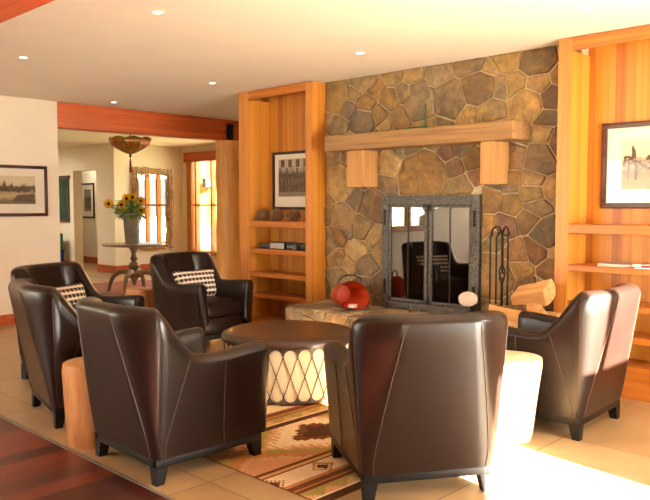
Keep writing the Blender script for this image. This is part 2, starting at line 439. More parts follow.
def stone_mesh(mb, polys, to3, hmin, hmax, rnd, cols=STONES):
    for poly in polys:
        # round the corners, roughen the edges
        pts = []
        n = len(poly)
        cx = sum(p[0] for p in poly)/n; cy = sum(p[1] for p in poly)/n
        area = abs(sum(poly[i][0]*poly[(i+1) % n][1] - poly[(i+1) % n][0]*poly[i][1] for i in range(n)))/2
        if area < .0012: continue
        for k in range(n):
            a, b = poly[k], poly[(k+1) % n]; L = hypot(b[0]-a[0], b[1]-a[1])
            if L < .012: continue
            cut = min(.008, L*.15)
            ta, tb = cut/L, 1 - cut/L
            m = max(1, int(L/.07))
            for q in range(m+1):
                t_ = ta + (tb-ta)*q/m; j = .004 if 0 < q < m else 0
                pts.append((a[0]+(b[0]-a[0])*t_ + rnd.uniform(-j, j), a[1]+(b[1]-a[1])*t_ + rnd.uniform(-j, j)))
        if len(pts) < 3: continue
        c = lin(rnd.choice(cols)); s = rnd.uniform(.46, .84)
        mb.col = tuple(min(1, x*s*q) for x, q in zip(c[:3], (rnd.uniform(.95, 1.06), 1, rnd.uniform(.88, 1.08)))) + (1,)
        h = rnd.uniform(hmin, hmax); tx, ty = rnd.uniform(-.02, .02), rnd.uniform(-.02, .02)
        size = sqrt(area)
        def ring(ins, hh):
            r = []
            for (x, y) in pts:
                d = hypot(x-cx, y-cy) or 1; k = max(.2, 1 - ins/d)
                xx, yy = cx+(x-cx)*k, cy+(y-cy)*k
                r.append(to3(xx, yy, hh + (xx-cx)*tx + (yy-cy)*ty + (rnd.uniform(-.003, .003) if hh > 0 else 0)))
            return r
        rings = [[to3(x, y, -.01) for x, y in pts], ring(.001, h*.6), ring(.006, h*.92), ring(size*.15, h*.98), ring(size*.32, h)]
        m = len(pts); vs = [p for r in rings for p in r]; fs = []
        for i in range(len(rings)-1):
            for k in range(m): fs.append((i*m+k, i*m+(k+1) % m, (i+1)*m+(k+1) % m, (i+1)*m+k))
        vs.append(to3(cx, cy, h*1.04)); ce = len(vs)-1
        for k in range(m): fs.append(((len(rings)-1)*m+k, (len(rings)-1)*m+(k+1) % m, ce))
        mb.add(vs, fs)
SX0, SX1 = -5.085, -2.44
FB = (-4.32, -3.28, .40, 1.435)        # firebox opening with its frame
wm = MB()
wm.box(SX0, FB[0]+.03, SY + .016, 5.62, 0, HC); wm.box(FB[1]-.03, SX1, SY + .016, 5.62, 0, HC); wm.box(FB[0]+.03, FB[1]-.03, SY + .016, 5.62, FB[3]-.03, HC)
wm.box(FB[0]+.03, FB[1]-.03, SY + .016, 5.62, 0, FB[2])
wf = struct('wall_fireplace', wm, M['mortar'], 'mortared fieldstone wall around the fireplace')
sm = MB()
polys = cells(SX0, SX1, .4, HC, 120, 11, [.07, .09, .11, .13, .16, .20, .25], holes=[(FB[0]-.02, FB[1]+.02, .38, FB[3]+.03)], asp=1.15)
hole = (FB[0]-.004, FB[1]+.004, FB[3]+.006)
def cliphole(poly):
    # keep stones clear of the firebox: cut on the side that leaves the most stone
    if min(p[1] for p in poly) >= hole[2] or max(p[0] for p in poly) <= hole[0] or min(p[0] for p in poly) >= hole[1]: return poly
    best, ba = None, .001
    for f in (lambda p: p[0] - hole[0], lambda p: hole[1] - p[0], lambda p: hole[2] - p[1]):
        new = []
        for k in range(len(poly)):
            a, b = poly[k], poly[(k+1) % len(poly)]; da, db = f(a), f(b)
            if da <= 0: new.append(a)
            if da*db < 0:
                t_ = da/(da-db); new.append((a[0]+(b[0]-a[0])*t_, a[1]+(b[1]-a[1])*t_))
        if len(new) > 2:
            ar = abs(sum(new[i][0]*new[(i+1) % len(new)][1] - new[(i+1) % len(new)][0]*new[i][1] for i in range(len(new))))/2
            if ar > ba: best, ba = new, ar
    return best
polys = [q for q in (cliphole(p) for p in polys) if q]
stone_mesh(sm, polys, lambda x, y, h: (x, SY + .018 - h, y), .011, .021, random.Random(3))
sm.build('fieldstone', M['stone'], wf, smooth=50)

# hearth: a raised stone bench in front of the firebox
HY = 4.66; HX0 = -5.09; HX1 = -2.42; HZ = .40
hm = MB()
cr = [(HX0 + .12 - .12*cos(a), HY + .12 - .12*sin(a)) for a in [i*pi/2/6 for i in range(7)]]
out = cr + [(HX1, HY), (HX1, SY+.02), (HX0, SY+.02)]
n = len(out)
hm.add([(x, y, 0) for x, y in out] + [(x, y, HZ-.022) for x, y in out], [tuple(range(n))[::-1], tuple(range(n, 2*n))] + [(k, (k+1) % n, n+(k+1) % n, n+k) for k in range(n)])
hearth = struct('hearth', hm, M['mortar'], 'low raised fieldstone hearth in front of the fireplace')
sm = MB()
GREY = ['c4b296', 'b09c80', 'd0be9c', 'b8a084', 'a08c74', 'd6c6aa', 'c8aa84']
def snap(x, y):
    cx, cy = HX0+.13, HY+.13
    if x < cx and y < cy:
        d = hypot(x-cx, y-cy)
        if d > .12: return cx+(x-cx)*.12/d, cy+(y-cy)*.12/d
    return x, y
stone_mesh(sm, cells(HX0, HX1, HY, SY, 60, 5, [.06, .08, .1, .12, .14]), lambda x, y, h: (*snap(x, y), HZ-.022+h), .012, .022, random.Random(8), GREY)
stone_mesh(sm, cells(HX0+.1, HX1, .0, HZ-.01, 40, 6, [.05, .07, .09, .11], asp=1.4), lambda x, y, h: (x, HY+.006-h, y), .012, .026, random.Random(9), GREY)
stone_mesh(sm, cells(HY+.1, SY-.02, .0, HZ-.01, 10, 16, [.05, .07, .09], asp=1.4), lambda x, y, h: (HX0+.006-h, x, y), .012, .02, random.Random(10), GREY)
sm.build('hearthstone', M['stone'], hearth, smooth=50)

# ------------------------------------------------------------------ fireplace insert
ins = thing('fireplace_insert', 'hammered black iron fireplace surround with two smoked glass doors', 'fireplace', (-3.80, SY, HZ+.002))
x0, x1, zt = FB[0] + 3.80, FB[1] + 3.80, FB[3] - HZ
fm = MB()
fm.box(x0, x0+.075, -.03, .04, 0, zt, .006); fm.box(x1-.075, x1, -.03, .04, 0, zt, .006)
fm.box(x0+.075, x1-.075, -.03, .04, zt-.085, zt, .006); fm.box(x0+.075, x1-.075, -.03, .04, 0, .07, .006)
fm.build('frame', M['hammered'], ins, smooth=30)
bm_ = MB(); bm_.box(x0+.06, x1-.06, .32, .34, 0, zt); bm_.box(x0+.06, x0+.08, .04, .32, 0, zt); bm_.box(x1-.08, x1-.06, .04, .32, 0, zt); bm_.box(x0+.06, x1-.06, .04, .32, zt-.06, zt-.04); bm_.box(x0+.06, x1-.06, .04, .32, 0, .02)
bm_.build('firebox', M['firebrick'], ins, smooth=0)
gr = MB()
for i in range(9): gr.tube([(-.3+i*.075, .08, .18), (-.3+i*.075, .09, .10), (-.3+i*.075, .27, .10)], .009, 6)
gr.tube([(-.34, .1, .1), (.34, .1, .1)], .01, 6); gr.tube([(-.34, .25, .1), (.34, .25, .1)], .01, 6)
for sx in (-.3, .3): gr.tube([(sx, .1, .1), (sx, .1, .02)], .01, 6); gr.tube([(sx, .25, .1), (sx, .25, .02)], .01, 6)
gr.build('grate', M['iron'], ins)
for i, (a, b_, zz, yy) in enumerate(((-.34, .30, .165, .14), (-.28, .36, .17, .22), (-.22, .28, .27, .18))):
    lm = MB(); lm.tube([(a, yy, zz), ((a+b_)/2, yy+.01, zz+.012), (b_, yy, zz)], [.048, .055, .05], 9)
    lo = lm.build('burning_log', M['bark'], ins)
mid = .0
for s in (-1, 1):
    dx0, dx1 = (x0+.078, -.006) if s < 0 else (.006, x1-.078)
    d = MB(); st = .032
    d.box(dx0, dx0+(st*.7 if s < 0 else st*1.1), -.024, .005, .072, zt-.087, .004); d.box(dx1-(st*1.1 if s < 0 else st*.7), dx1, -.024, .005, .072, zt-.087, .004)
    d.box(dx0, dx1, -.024, .005, zt-.11, zt-.087, .004); d.box(dx0, dx1, -.024, .005, .072, .10, .004)
    do = d.build('door', M['hammered'], ins, smooth=30)
    MB().box(dx0+.02, dx1-.02, -.012, -.006, .09, zt-.1).build('pane', M['fireglass'], do, smooth=0)
    m = MB(); xm = (dx0+dx1)/2; m.box(xm-.004, xm+.004, -.018, -.003, .1, zt-.11); m.build('glazing_bar', M['iron'], do, smooth=0)
    hx = x0+.04 if s < 0 else x1-.04
    for hz in (.2, zt-.2):
        h = MB(); h.tube([(hx, -.038, hz-.05), (hx, -.038, hz+.05)], .010, 8); h.ball((hx, -.038, hz+.056), .013, 8, 6); h.ball((hx, -.038, hz-.056), .013, 8, 6); h.build('hinge', M['iron'], do)
    h = MB(); hx = -.03*1 if s < 0 else .03
    h.tube([(hx, -.024, zt-.14), (hx, -.05, zt-.13), (hx, -.05, zt-.09), (hx+.0, -.032, zt-.08)], .006, 6); h.build('handle', M['iron'], do)

# ------------------------------------------------------------------ mantel and corbels
m = MB().box(-4.842, -2.85, 5.0, SY + .01, 1.855, 2.0, .008)
for i, v in enumerate(m.v):
    m.v[i] = (v[0], v[1] + .006*sin(v[0]*9), v[2] + .004*sin(v[0]*7 + v[1]*20))
man = m.build('mantel_beam', M['mantel'], smooth=0); tag(man, 'rough sawn timber mantel beam across the stone wall', 'mantel')
for i, (a, b_, lab) in enumerate(((-4.60, -4.40, 'square timber corbel under the left end of the mantel'), (-3.165, -3.035, 'square timber corbel under the right end of the mantel'))):
    o = MB().box(a, b_, 5.05, SY+.01, 1.515, 1.853, .006).build('corbel', M['corbel'], smooth=0); tag(o, lab, 'corbel', 'corbels under the mantel')
gs = thing('wire_easel', 'small thin green metal stand on the mantel', 'stand', (-3.80, 5.10, 2.004))
MB().tube([(.06, 0, 0), (.06, 0, .20)], .006, 6).build('post', M['green'], gs)
m = MB(); m.tube([(.06, 0, .012), (-.15, -.02, .008)], .006, 6); m.tube([(.06, 0, .012), (.05, .1, .006)], .006, 6); m.build('foot', M['green'], gs)

# ------------------------------------------------------------------ bookcases
def bookcase(name, label, X0, X1, stileL, stileR, shelves, header, deep=.34, toe=.03):
    t_ = thing(name, label, 'bookcase', (X0, FY, 0)); W = X1 - X0
    zc = HC - .006
    MB().box(.0, stileL, 0, .022, 0, zc, .002).build('stile', M['fir_light'], t_, smooth=0)
    MB().box(W-stileR, W, 0, .022, 0, zc, .002).build('stile', M['fir_light'], t_, smooth=0)
    MB().box(stileL, W-stileR, 0, .022, zc-header, zc, .002).build('header', M['firX'], t_, smooth=0)
    MB().box(.0, .03, .022, deep+.02, 0, zc).build('side_panel', M['firY'], t_, smooth=0)
    MB().box(stileL-.02, stileL, .022, deep, 0, zc-header).build('side_panel', M['firY'], t_, smooth=0)
    MB().box(W-.03, W, .022, deep+.02, 0, zc).build('side_panel', M['firY'], t_, smooth=0)
    MB().box(W-stileR, W-stileR+.02, .022, deep, 0, zc-header).build('side_panel', M['firY'], t_, smooth=0)
    MB().box(.03, W-.03, deep, deep+.02, 0, zc).build('back_panel', M['fir'], t_, smooth=0)
    MB().box(stileL, W-stileR, .022, deep, zc-.03, zc).build('top_panel', M['fir'], t_, smooth=0)
    MB().box(stileL, W-stileR, .0, .022, 0, .09).build('toe_rail', M['firX'], t_, smooth=0)
    for z0, z1, y in shelves:
        MB().box(stileL+.001, W-stileR-.001, y, deep-.002, z0, z1, .003).build('shelf', M['firX'], t_, smooth=0)
    return t_
DP = .30
bookcase('bookcase', 'tall built-in fir bookcase left of the stone fireplace', -6.205, -5.09, .165, .085,
         [(1.118, 1.18, .0), (.838, .885, .012), (.588, .634, .012), (.365, .405, .012), (.09, .13, .012)], .085, DP)
bookcase('bookcase', 'tall built-in fir bookcase at the right edge beside the stone wall', -2.532, -1.15, .1, .1,
         [(1.145, 1.208, .0), (.868, .912, .012), (.605, .65, .012), (.385, .43, .012), (.09, .225, .004)], .09, DP)

# ------------------------------------------------------------------ pictures
def picture(name, label, W, Ht, loc, rz, fr, mountw, pmat, fw=.035, scene_kind=None, glass=True):
    t_ = thing(name, label, 'picture', loc, rz)
    m = MB(); d = .025
    m.box(-W/2, W/2, -d, 0, 0, fw, .003); m.box(-W/2, W/2, -d, 0, Ht-fw, Ht, .003); m.box(-W/2, -W/2+fw, -d, 0, fw, Ht-fw, .003); m.box(W/2-fw, W/2, -d, 0, fw, Ht-fw, .003)
    m.build('picture_frame', fr, t_, smooth=30)
    MB().box(-W/2+fw*.8, W/2-fw*.8, -.010, -.004, fw*.8, Ht-fw*.8).build('mount', M['matte_mat'], t_, smooth=0)
    l_, r_, b_, tt = mountw
    MB().box(-W/2+l_, W/2-r_, -.0125, -.0102, b_, Ht-tt).build('print', pmat, t_, smooth=0)
    X0, X1, Z0, Z1 = -W/2+l_, W/2-r_, b_, Ht-tt; pw_, ph_ = X1-X0, Z1-Z0
    dk = MB(); rn = random.Random(len(label)); yy = -.0128
    kx = .55 if scene_kind == 'mill' else 1
    def poly(pts): dk.add([(X0+pw_*a*kx, yy, Z0+ph_*b) for a, b in pts], [tuple(range(len(pts)))])
    if scene_kind == 'lake':
        for i in range(26):
            a = .42+.56*i/26; h_ = rn.uniform(.08, .22) + (.22 if i in (3, 4, 9) else 0); poly([(a-.018, .50), (a+.018, .50), (a+.012, .5+h_*.6), (a, .5+h_)])
        poly([(.0, .50), (.62, .44), (.62, .50), (.44, .60), (.12, .62), (.0, .54)]); poly([(.62, .10), (.98, .08), (.98, .36), (.70, .32)])
    elif scene_kind == 'people':
        for i in range(9):
            a = .06+.11*i; h_ = rn.uniform(.55, .78); poly([(a-.05, .12), (a+.05, .12), (a+.045, h_-.12), (a+.02, h_-.1), (a+.025, h_), (a-.025, h_), (a-.02, h_-.1), (a-.045, h_-.12)])
        for i in range(4): poly([(.08+.24*i, .78), (.20+.24*i, .78), (.20+.24*i, .98), (.08+.24*i, .98)])
    elif scene_kind == 'mill':
        poly([(.14, .60), (.98, .16), (.98, .24), (.16, .66)]); poly([(.02, .44), (.06, .44), (.10, .62), (.16, .62), (.16, .66), (.05, .66)])
        poly([(.20, .62), (.22, .74), (.20, .80), (.24, .88), (.27, .80), (.30, .76), (.32, .60)]); poly([(.28, .18), (.34, .18), (.36, .56), (.28, .58)]); poly([(.12, .2), (.16, .2), (.18, .58), (.14, .6)])
        poly([(.5, .56), (.98, .50), (.98, .66), (.56, .66)])
    if dk.v: dk.build('print_detail', M['sepia_dark'], t_, smooth=0)
    if glass: MB().box(-W/2+fw*.8, W/2-fw*.8, -.018, -.015, fw*.8, Ht-fw*.8).build('glass', M['picglass'], t_, smooth=0)
    return t_
picture('framed_picture', 'wide sepia lake photograph in a dark frame on the left cream wall', .98, .575, (LX+.003, 3.39, 1.222), pi/2, M['brownframe'], (.14, .14, .14, .12), M['sepia_lake'], .035, 'lake')
picture('framed_picture', 'black framed group photograph hanging inside the left bookcase', .66, .62, (-5.64, FY+DP-.003, 1.30), 0, M['blackframe'], (.09, .09, .14, .08), M['sepia_people'], .03, 'people')
picture('framed_picture', 'brown framed sepia photograph hanging inside the right bookcase', .90, .625, (-1.865, FY+DP-.003, 1.325), 0, M['brownframe'], (.15, .15, .14, .12), M['sepia_mill'], .04, 'mill')

# ------------------------------------------------------------------ things on shelves
def pinecone(name, label, loc, r, rz, roll):
    t_ = thing(name, label, 'pinecone', loc, rz, 'pinecones on the left bookcase shelf')
    rot = Matrix.Rotation(roll, 4, 'X')
    core = MB(); core.ball((0, 0, 0), (r*.55, r*.55, r*.8), 12, 8)
    sc_ = MB(); tip = MB(); N = 95; ga = pi*(3-sqrt(5))
    for i in range(N):
        u = (i+.5)/N; zz = (1-2*u); ph = i*ga; rad = sqrt(max(0, 1-zz*zz))
        d = Vector((rad*cos(ph), rad*sin(ph), zz*.95 + .25)).normalized(); p = Vector((rad*cos(ph)*r*.5, rad*sin(ph)*r*.5, zz*r*.75))
        side = d.cross(Vector((0, 0, 1))).normalized(); upv = side.cross(d)
        L = r*.52*(.75+.35*rad); wd = r*.17
        a, b_, c, e = p-side*wd*.5, p+side*wd*.5, p+d*L+side*wd, p+d*L-side*wd
        q = p+d*L*1.12+upv*.003; o_ = upv*r*.06
        sc_.add([a, b_, c, e, a+o_, b_+o_, c+o_, e+o_], [(0, 1, 2, 3), (7, 6, 5, 4), (0, 1, 5, 4), (1, 2, 6, 5), (3, 0, 4, 7)])
        tip.add([c, e, c+o_*1.3, e+o_*1.3, q], [(0, 1, 4), (2, 4, 3), (0, 4, 2), (1, 3, 4)])
    for mb in (core, sc_, tip): mb.v = [tuple((rot @ Vector(p)) + Vector((0, 0, r*.80))) for p in mb.v]
    core.build('core', M['cone'], t_); sc_.build('scales', M['cone'], t_, smooth=0); tip.build('tips', M['conetip'], t_, smooth=0)
for x, lab, rz, ro in ((-5.945, 'leftmost of three large pinecones on the left bookcase shelf', .4, 1.9), (-5.735, 'middle of three large pinecones below the framed group photograph', 1.2, 1.5), (-5.48, 'rightmost of three large pinecones on the left bookcase shelf', 2.4, 1.3)):
    pinecone('pinecone', lab, (x, FY+.12, 1.181), .070, rz, ro)

def tagged(mb, name, mat, label, cat, loc=None, rz=0, group=None, smooth=30):
    return tag(mb.build(name, mat, None, loc, rz, smooth), label, cat, group)
m = MB(); m.box(-.09, .09, -.05, .05, 0, .05, .012)
tagged(m, 'camera_pouch', M['black'], 'small soft black pouch at the left of the second shelf', 'pouch', (-5.865, FY+.12, .886), .1)
r1 = thing('cable_box', 'silver fronted flat box lying on the second bookcase shelf', 'box', (-5.66, FY+.12, .886), 0)
MB().box(-.11, .11, -.06, .1, 0, .075, .006).build('body', M['black'], r1); MB().box(-.108, .108, -.065, -.0605, .008, .068).build('face_plate', M['silver'], r1, smooth=0)
r1 = thing('disc_player', 'long low black player with dials on the second bookcase shelf', 'player', (-5.395, FY+.15, .886), 0)
MB().box(-.145, .185, -.08, .1, 0, .07, .006).build('body', M['black'], r1); 
for i in range(3): MB().tube([(-.10+i*.045, -.081, .035), (-.10+i*.045, -.093, .035)], .013, 10).build('knob', M['silver'], r1)
r1 = thing('small_speaker', 'tiny brown cube speaker at the front of the second shelf', 'speaker', (-5.37, FY+.045, .886), .2)
MB().box(-.03, .03, -.018, .02, 0, .06, .006).build('body', plain('brown_case', '5a4434', .5), r1); MB().tube([(0, -.019, .03), (0, -.022, .03)], .02, 12).build('cone_driver', M['black'], r1)
def magazine(label, loc, rz, cover, tilt=0, w=.21, l=.28):
    t_ = thing('magazine', label, 'magazine', loc, rz, 'magazines on the right bookcase shelf')
    p = MB(); p.box(-l/2, l/2, -w/2, w/2, 0, .007, .001); p.build('pages', M['white'], t_, smooth=0)
    c = MB(); c.box(-l/2-.002, l/2+.002, -w/2-.002, w/2+.002, .007, .0085); c.build('cover', cover, t_, smooth=0)
    return t_
greyc = plain('grey_cover', 'b0a8a0', .35, var=.3, scale=20)
magazine('lowest grey magazine of the stack on the right bookcase shelf', (-2.10, FY+.16, .9125), .15, greyc)
magazine('top grey magazine of the stack on the right bookcase shelf', (-2.09, FY+.165, .922), -.1, greyc)
magazine('red covered magazine lying at the right edge of the shelf', (-1.84, FY+.15, .9125), .3, M['redmag'])
m = MB(); m.tube([(-.025, 0, .014), (.03, 0, .014)], .014, 10); tagged(m, 'rolled_paper', M['white'], 'small white paper roll beside the red magazine', 'paper roll', (-1.955, FY+.06, .9125), .2)

# ------------------------------------------------------------------ things on the hearth
rb = thing('log_carrier', 'red leather log carrier lying open on the left of the hearth', 'log carrier', (-4.52, 4.96, HZ+.004), radians(66))
def shell(mb, th):
    rows = []
    for j in range(11):
        t_ = j/10; row = []
        for k in range(48):
            a = 2*pi*k/48; rx = lerp(.165, .105, t_)-th; rz = lerp(.128, .095, t_)-th
            y = lerp(-.15, .13, t_) + (.045*sin(a) + .02*sin(2*a))*(1-t_)
            row.append((rx*cos(a), y, .130 + rz*sin(a) - .02*t_))
        rows.append(row)
    mb.grid(rows, True); return mb
shell(MB(), 0).build('outer_hide', M['redleather'], rb, smooth=60)
shell(MB(), .006).build('lining', M['redinside'], rb, smooth=60)
m = MB(); m.ball((0, .128, .11), (.103, .014, .093), 24, 8); m.build('back_hide', M['redinside'], rb)
m = MB(); m.tube([(.115*cos(a), -.09, .235 + .075*sin(a)) for a in [i*pi/14 for i in range(15)]], .006, 8); m.build('carry_handle', M['darkstrap'], rb)
mb_ = thing('matchbox', 'small white and red matchbox inside the red leather carrier', 'matchbox', (-4.405, 4.90, HZ+.022), radians(10))
MB().box(-.05, .05, -.03, .03, 0, .03, .002).build('sleeve', M['white'], mb_, smooth=0); MB().box(-.051, -.01, -.031, .031, .002, .0305).build('band', M['redmag'], mb_, smooth=0)
m = MB(); m.ball((0, 0, 0), (.095, .018, .062), 20, 10, .03); o = tagged(m, 'quartz_plaque', M['quartz'], 'oval pale stone leaning against the right fireplace door', 'stone', (-3.335, SY-.095, HZ+.17))
o.rotation_euler.x = radians(-14)
m = MB().box(-.03, .03, -.02, .015, 0, .115, .004); tagged(m, 'stone_prop', M['iron'], 'dark iron block under the oval pale stone', 'stand', (-3.335, SY-.083, HZ+.003))

ft = thing('fireplace_tool_stand', 'wrought iron tool stand with twisted basket shaft beside the fireplace', 'tool stand', (-3.0, SY-.13, HZ+.003))
m = MB(); m.box(-.10, .10, -.07, .07, 0, .018, .005); m.build('base', M['iron'], ft)
m = MB(); m.tube([(0, 0, .018), (0, 0, .33)], .011, 8); m.tube([(0, 0, .47), (0, 0, .70)], .011, 8)
for k in range(4): m.tube([(.026*sin(pi*t_)*cos(k*pi/2+t_*3.2), .026*sin(pi*t_)*sin(k*pi/2+t_*3.2), .32+.16*t_) for t_ in [i/10 for i in range(11)]], .006, 6)
m.build('shaft', M['iron'], ft)
m = MB()
for s in (-1, 1): m.tube([(0, 0, .69), (s*.008, -.005, .74), (s*.022, -.01, .768), (s*.042, -.02, .778), (s*.062, -.03, .765), (s*.074, -.04, .735), (s*.072, -.05, .71), (s*.06, -.058, .705), (s*.052, -.06, .72)], .008, 8)
m.tube([(0, 0, .69), (0, -.03, .74), (0, -.06, .71), (0, -.07, .73)], .007, 8); m.build('hook', M['iron'], ft)
def tool(name, label, dx, dy, head):
    t_ = thing(name, label, 'fire tool', (-3.0+dx, SY-.13+dy, HZ+.02), 0)
    m = MB(); m.tube([(0, 0, .13), (0, 0, .68)], .007, 8); m.tube([(0, 0, .68), (.015, 0, .71), (0, 0, .74), (-.015, 0, .71), (0, 0, .68)], .006, 6); m.build('handle', M['iron'], t_)
    h = MB()
    if head == 'poker': h.tube([(0, 0, .13), (0, 0, .02), (.0, 0, .0)], [.008, .008, .003], 8); h.tube([(0, 0, .09), (.035, 0, .07), (.045, 0, .10)], [.007, .006, .002], 6)
    elif head == 'shovel':
        h.add([(-.045, 0, .02), (.045, 0, .02), (.05, -.012, .14), (-.05, -.012, .14), (-.045, .006, .02), (.045, .006, .02), (.05, -.006, .14), (-.05, -.006, .14)], [(0, 1, 2, 3), (7, 6, 5, 4), (0, 1, 5, 4), (1, 2, 6, 5), (2, 3, 7, 6), (3, 0, 4, 7)]); h.tube([(0, 0, .12), (0, 0, .17)], .01, 8)
    else:
        h.lathe([(.012, .15), (.03, .12), (.042, .0)], 16); 
    h.build('head', M['iron'] if head != 'brush' else plain('straw_bristle', 'b5793c', .9, var=.4, scale=60), t_)
tool('fire_poker', 'black iron poker hanging leftmost on the tool stand', -.078, -.05, 'poker')
tool('hearth_brush', 'straw hearth brush hanging in the middle of the tool stand', .0, -.09, 'brush')
tool('ash_shovel', 'black iron ash shovel hanging rightmost on the tool stand', .078, -.05, 'shovel')
def firewood(label, loc, rz, pitch, L, r, seed, roll):
    t_ = thing('firewood_log', label, 'log', loc, rz, 'split logs on the hearth'); t_.rotation_euler = (roll, pitch, rz)
    rn = random.Random(seed); k = 9; prof = [(0, 0)] + [(r*cos(a)*rn.uniform(.92, 1.05), r*sin(a)*rn.uniform(.92, 1.05)) for a in [radians(10+i*125/(k-1)) for i in range(k)]]
    prof = [(p[0], p[1]-r*.45) for p in prof]
    n = len(prof); N = 6
    def ringat(i): 
        x = -L/2 + L*i/N
        return [(x, p[0]*rn.uniform(.96, 1.04), p[1]*rn.uniform(.96, 1.04)) for p in prof]
    rg = [ringat(i) for i in range(N+1)]
    w_ = MB(); vs = [p for q in rg for p in q]; fw_ = []; fb_ = []
    for i in range(N):
        for j in range(n):
            q = (i*n+j, i*n+(j+1) % n, (i+1)*n+(j+1) % n, (i+1)*n+j)
            (fw_ if j in (0, n-1) else fb_).append(q)
    w_.add(vs, fw_ + [tuple(range(n))[::-1], tuple(range(N*n, N*n+n))]); w_.build('split_face', M['firewood'], t_, smooth=20)
    MB().add(vs, fb_).build('bark', M['bark'], t_, smooth=20)
for i, (lab, loc, rz, pt, L, r, ro) in enumerate((
    ('lowest front split log of the pile at the right of the hearth', (-2.74, 4.83, .47), 2.75, 0, .44, .12, 1.5),
    ('lowest rear split log of the pile beside the right bookcase', (-2.70, 5.02, .47), 2.9, 0, .46, .12, 2.6),
    ('pale split log lying across the middle of the log pile', (-2.70, 4.90, .57), 2.55, .16, .46, .11, 3.9),
    ('topmost pale split log rising to the right on the pile', (-2.64, 4.93, .665), 2.6, .22, .46, .11, 2.2))):
    firewood(lab, loc, rz, pt, L, r, 20+i, ro)

# ------------------------------------------------------------------ recessed lights, ceiling beam
LG = 'recessed ceiling lights'
for x, y, lab in ((-4, 2.63, 'recessed ceiling light nearest the top of the picture, above the near chairs'), (-6.0, 2.65, 'recessed ceiling light near the left wall, at the left edge'),
                  (-7.82, 4.52, 'recessed ceiling light just in front of the red beam'), (-5.9, 4.50, 'recessed ceiling light in front of the left bookcase'),
                  (-3.9, 4.44, 'recessed ceiling light above the mantel'), (-2.04, 4.43, 'recessed ceiling light in front of the right bookcase')):
    t_ = thing('ceiling_light', lab, 'ceiling light', (x, y, HC), 0, LG)
    MB().lathe([(.03, -.001), (.033, -.005), (.044, -.004), (.047, -.0005)], 28, cap=False).build('trim_ring', M['trimring'], t_)
    MB().lathe([(.0001, -.003), (.02, -.0045), (.03, -.0015)], 20).build('bulb', M['bulb'], t_)
struct('trim_2', MB().box(LX, RX, 1.3, 1.62, 2.30, HC - .001, .006), M['beamX'], 'red wood ceiling beam at the upper left corner', cat=None)

# ------------------------------------------------------------------ beam and post of the opening
bm_ = thing('timber_beam', 'long knotty red timber beam over the opening at the left', 'beam', (LX, 4.03, 0))
MB().box(-.20, .0, .003, 5.0, 2.262, HC - .004, .01).build('beam', M['beam'], bm_, smooth=30)
pl = MB(); pl.box(.001, .012, 2.50, 2.62, 2.275, 2.50, .003)
for z in (2.33, 2.45): pl.tube([(.012, 2.56, z), (.022, 2.56, z)], .018, 6)
pl.build('bracket_plate', M['iron'], bm_)
m = MB(); prof = [(.205 + .006*sin(i*1.3), 2.255*i/14) for i in range(15)]
m.lathe(prof, 28, wob=lambda a, z: 1 + .025*sin(2*a+z) + .015*sin(5*a + 3*z))
tagged(m, 'log_post', M['log'], 'thick peeled log post under the red beam', 'post', (LX - .02, 4.03+2.58, 0), 0, None, 60)

# ------------------------------------------------------------------ hall beyond
MX = -12.95; CY = 7.46; WY = 9.05
struct('wall_mirror', MB().box(MX - .2, MX, CY, WY + .2, 0, HC), M['wall'], 'cream hall wall that carries the twig mirror')
w = MB(); w.box(-13.65, MX - .2, CY, CY + .2, 0, HC); w.box(-14.62, -13.65, CY, CY+.2, 2.07, HC); w.box(-17.5, -14.62, CY, CY+.2, 0, HC)
struct('wall_hall', w, M['wall'], 'cream hall wall with a narrow opening')
w = MB(); w.box(-17.5, -13.15, 8.4, 8.6, 0, HC); w.box(-13.5, -13.4, CY + .2, 8.4, 0, HC)
struct('wall_niche', w, M['wall'], 'cream wall seen through the narrow hall opening')
struct('wall_west', MB().box(-17.5, -17.3, 1.5, 8.6, 0, HC), M['wall'], 'far end wall of the hall')
struct('wall_south', MB().box(-17.3, LX - .2, 1.6, 1.8, 0, HC), M['wall'], 'hall wall behind the left wall')
b_ = MB(); b_.box(MX, MX+.018, CY - .018, WY, 0, .15); b_.box(-13.65, MX, CY-.018, CY, 0, .15); b_.box(-17.3, -14.62, CY-.018, CY, 0, .15); b_.box(-17.3, -13.5, 8.382, 8.4, 0, .15); b_.box(MX, -12.72, WY-.018, WY, 0, .15)
struct('baseboard_hall', b_, M['baseboard'], 'red wood baseboard in the hall')
WX0, WX1, WZ0, WZ1 = -12.62, -9.2, .40, 2.25
w = MB(); w.box(MX, WX0, WY, WY+.2, 0, HC); w.box(WX1, -6.1, WY, WY+.2, 0, HC); w.box(WX0, WX1, WY, WY+.2, 0, WZ0); w.box(WX0, WX1, WY, WY+.2, WZ1, HC)
struct('wall_window', w, M['wall'], 'cream hall wall around the tall window')
f = MB(); f.box(WX0-.12, WX0+.03, WY-.03, WY+.12, WZ0-.08, WZ1, .004); f.box(WX1-.03, WX1+.12, WY-.03, WY+.12, WZ0-.08, WZ1, .004); f.box(WX0-.1, WX1+.1, WY-.05, WY+.12, WZ0-.08, WZ0, .004)
x = WX0 + .16
for dx in (.02, .55, 1.0, 1.6, 2.2, 2.8): f.box(WX0+dx+.10, WX0+dx+.15, WY+.0, WY+.1, WZ0, WZ1)
f.box(WX0, WX1, WY+.02, WY+.08, 1.33, 1.365)
w1 = struct('window_1', f, M['fir_light'], 'tall fir framed hall window', cat=None)
MB().box(WX0-.2, WX1+.2, WY-.045, WY, WZ1-.01, WZ1+.19, .004).build('head_trim', M['beamX'], w1, smooth=0)
MB().box(WX0, WX1, WY+.045, WY+.05, WZ0, WZ1).build('pane', M['clearglass'], w1, smooth=0)
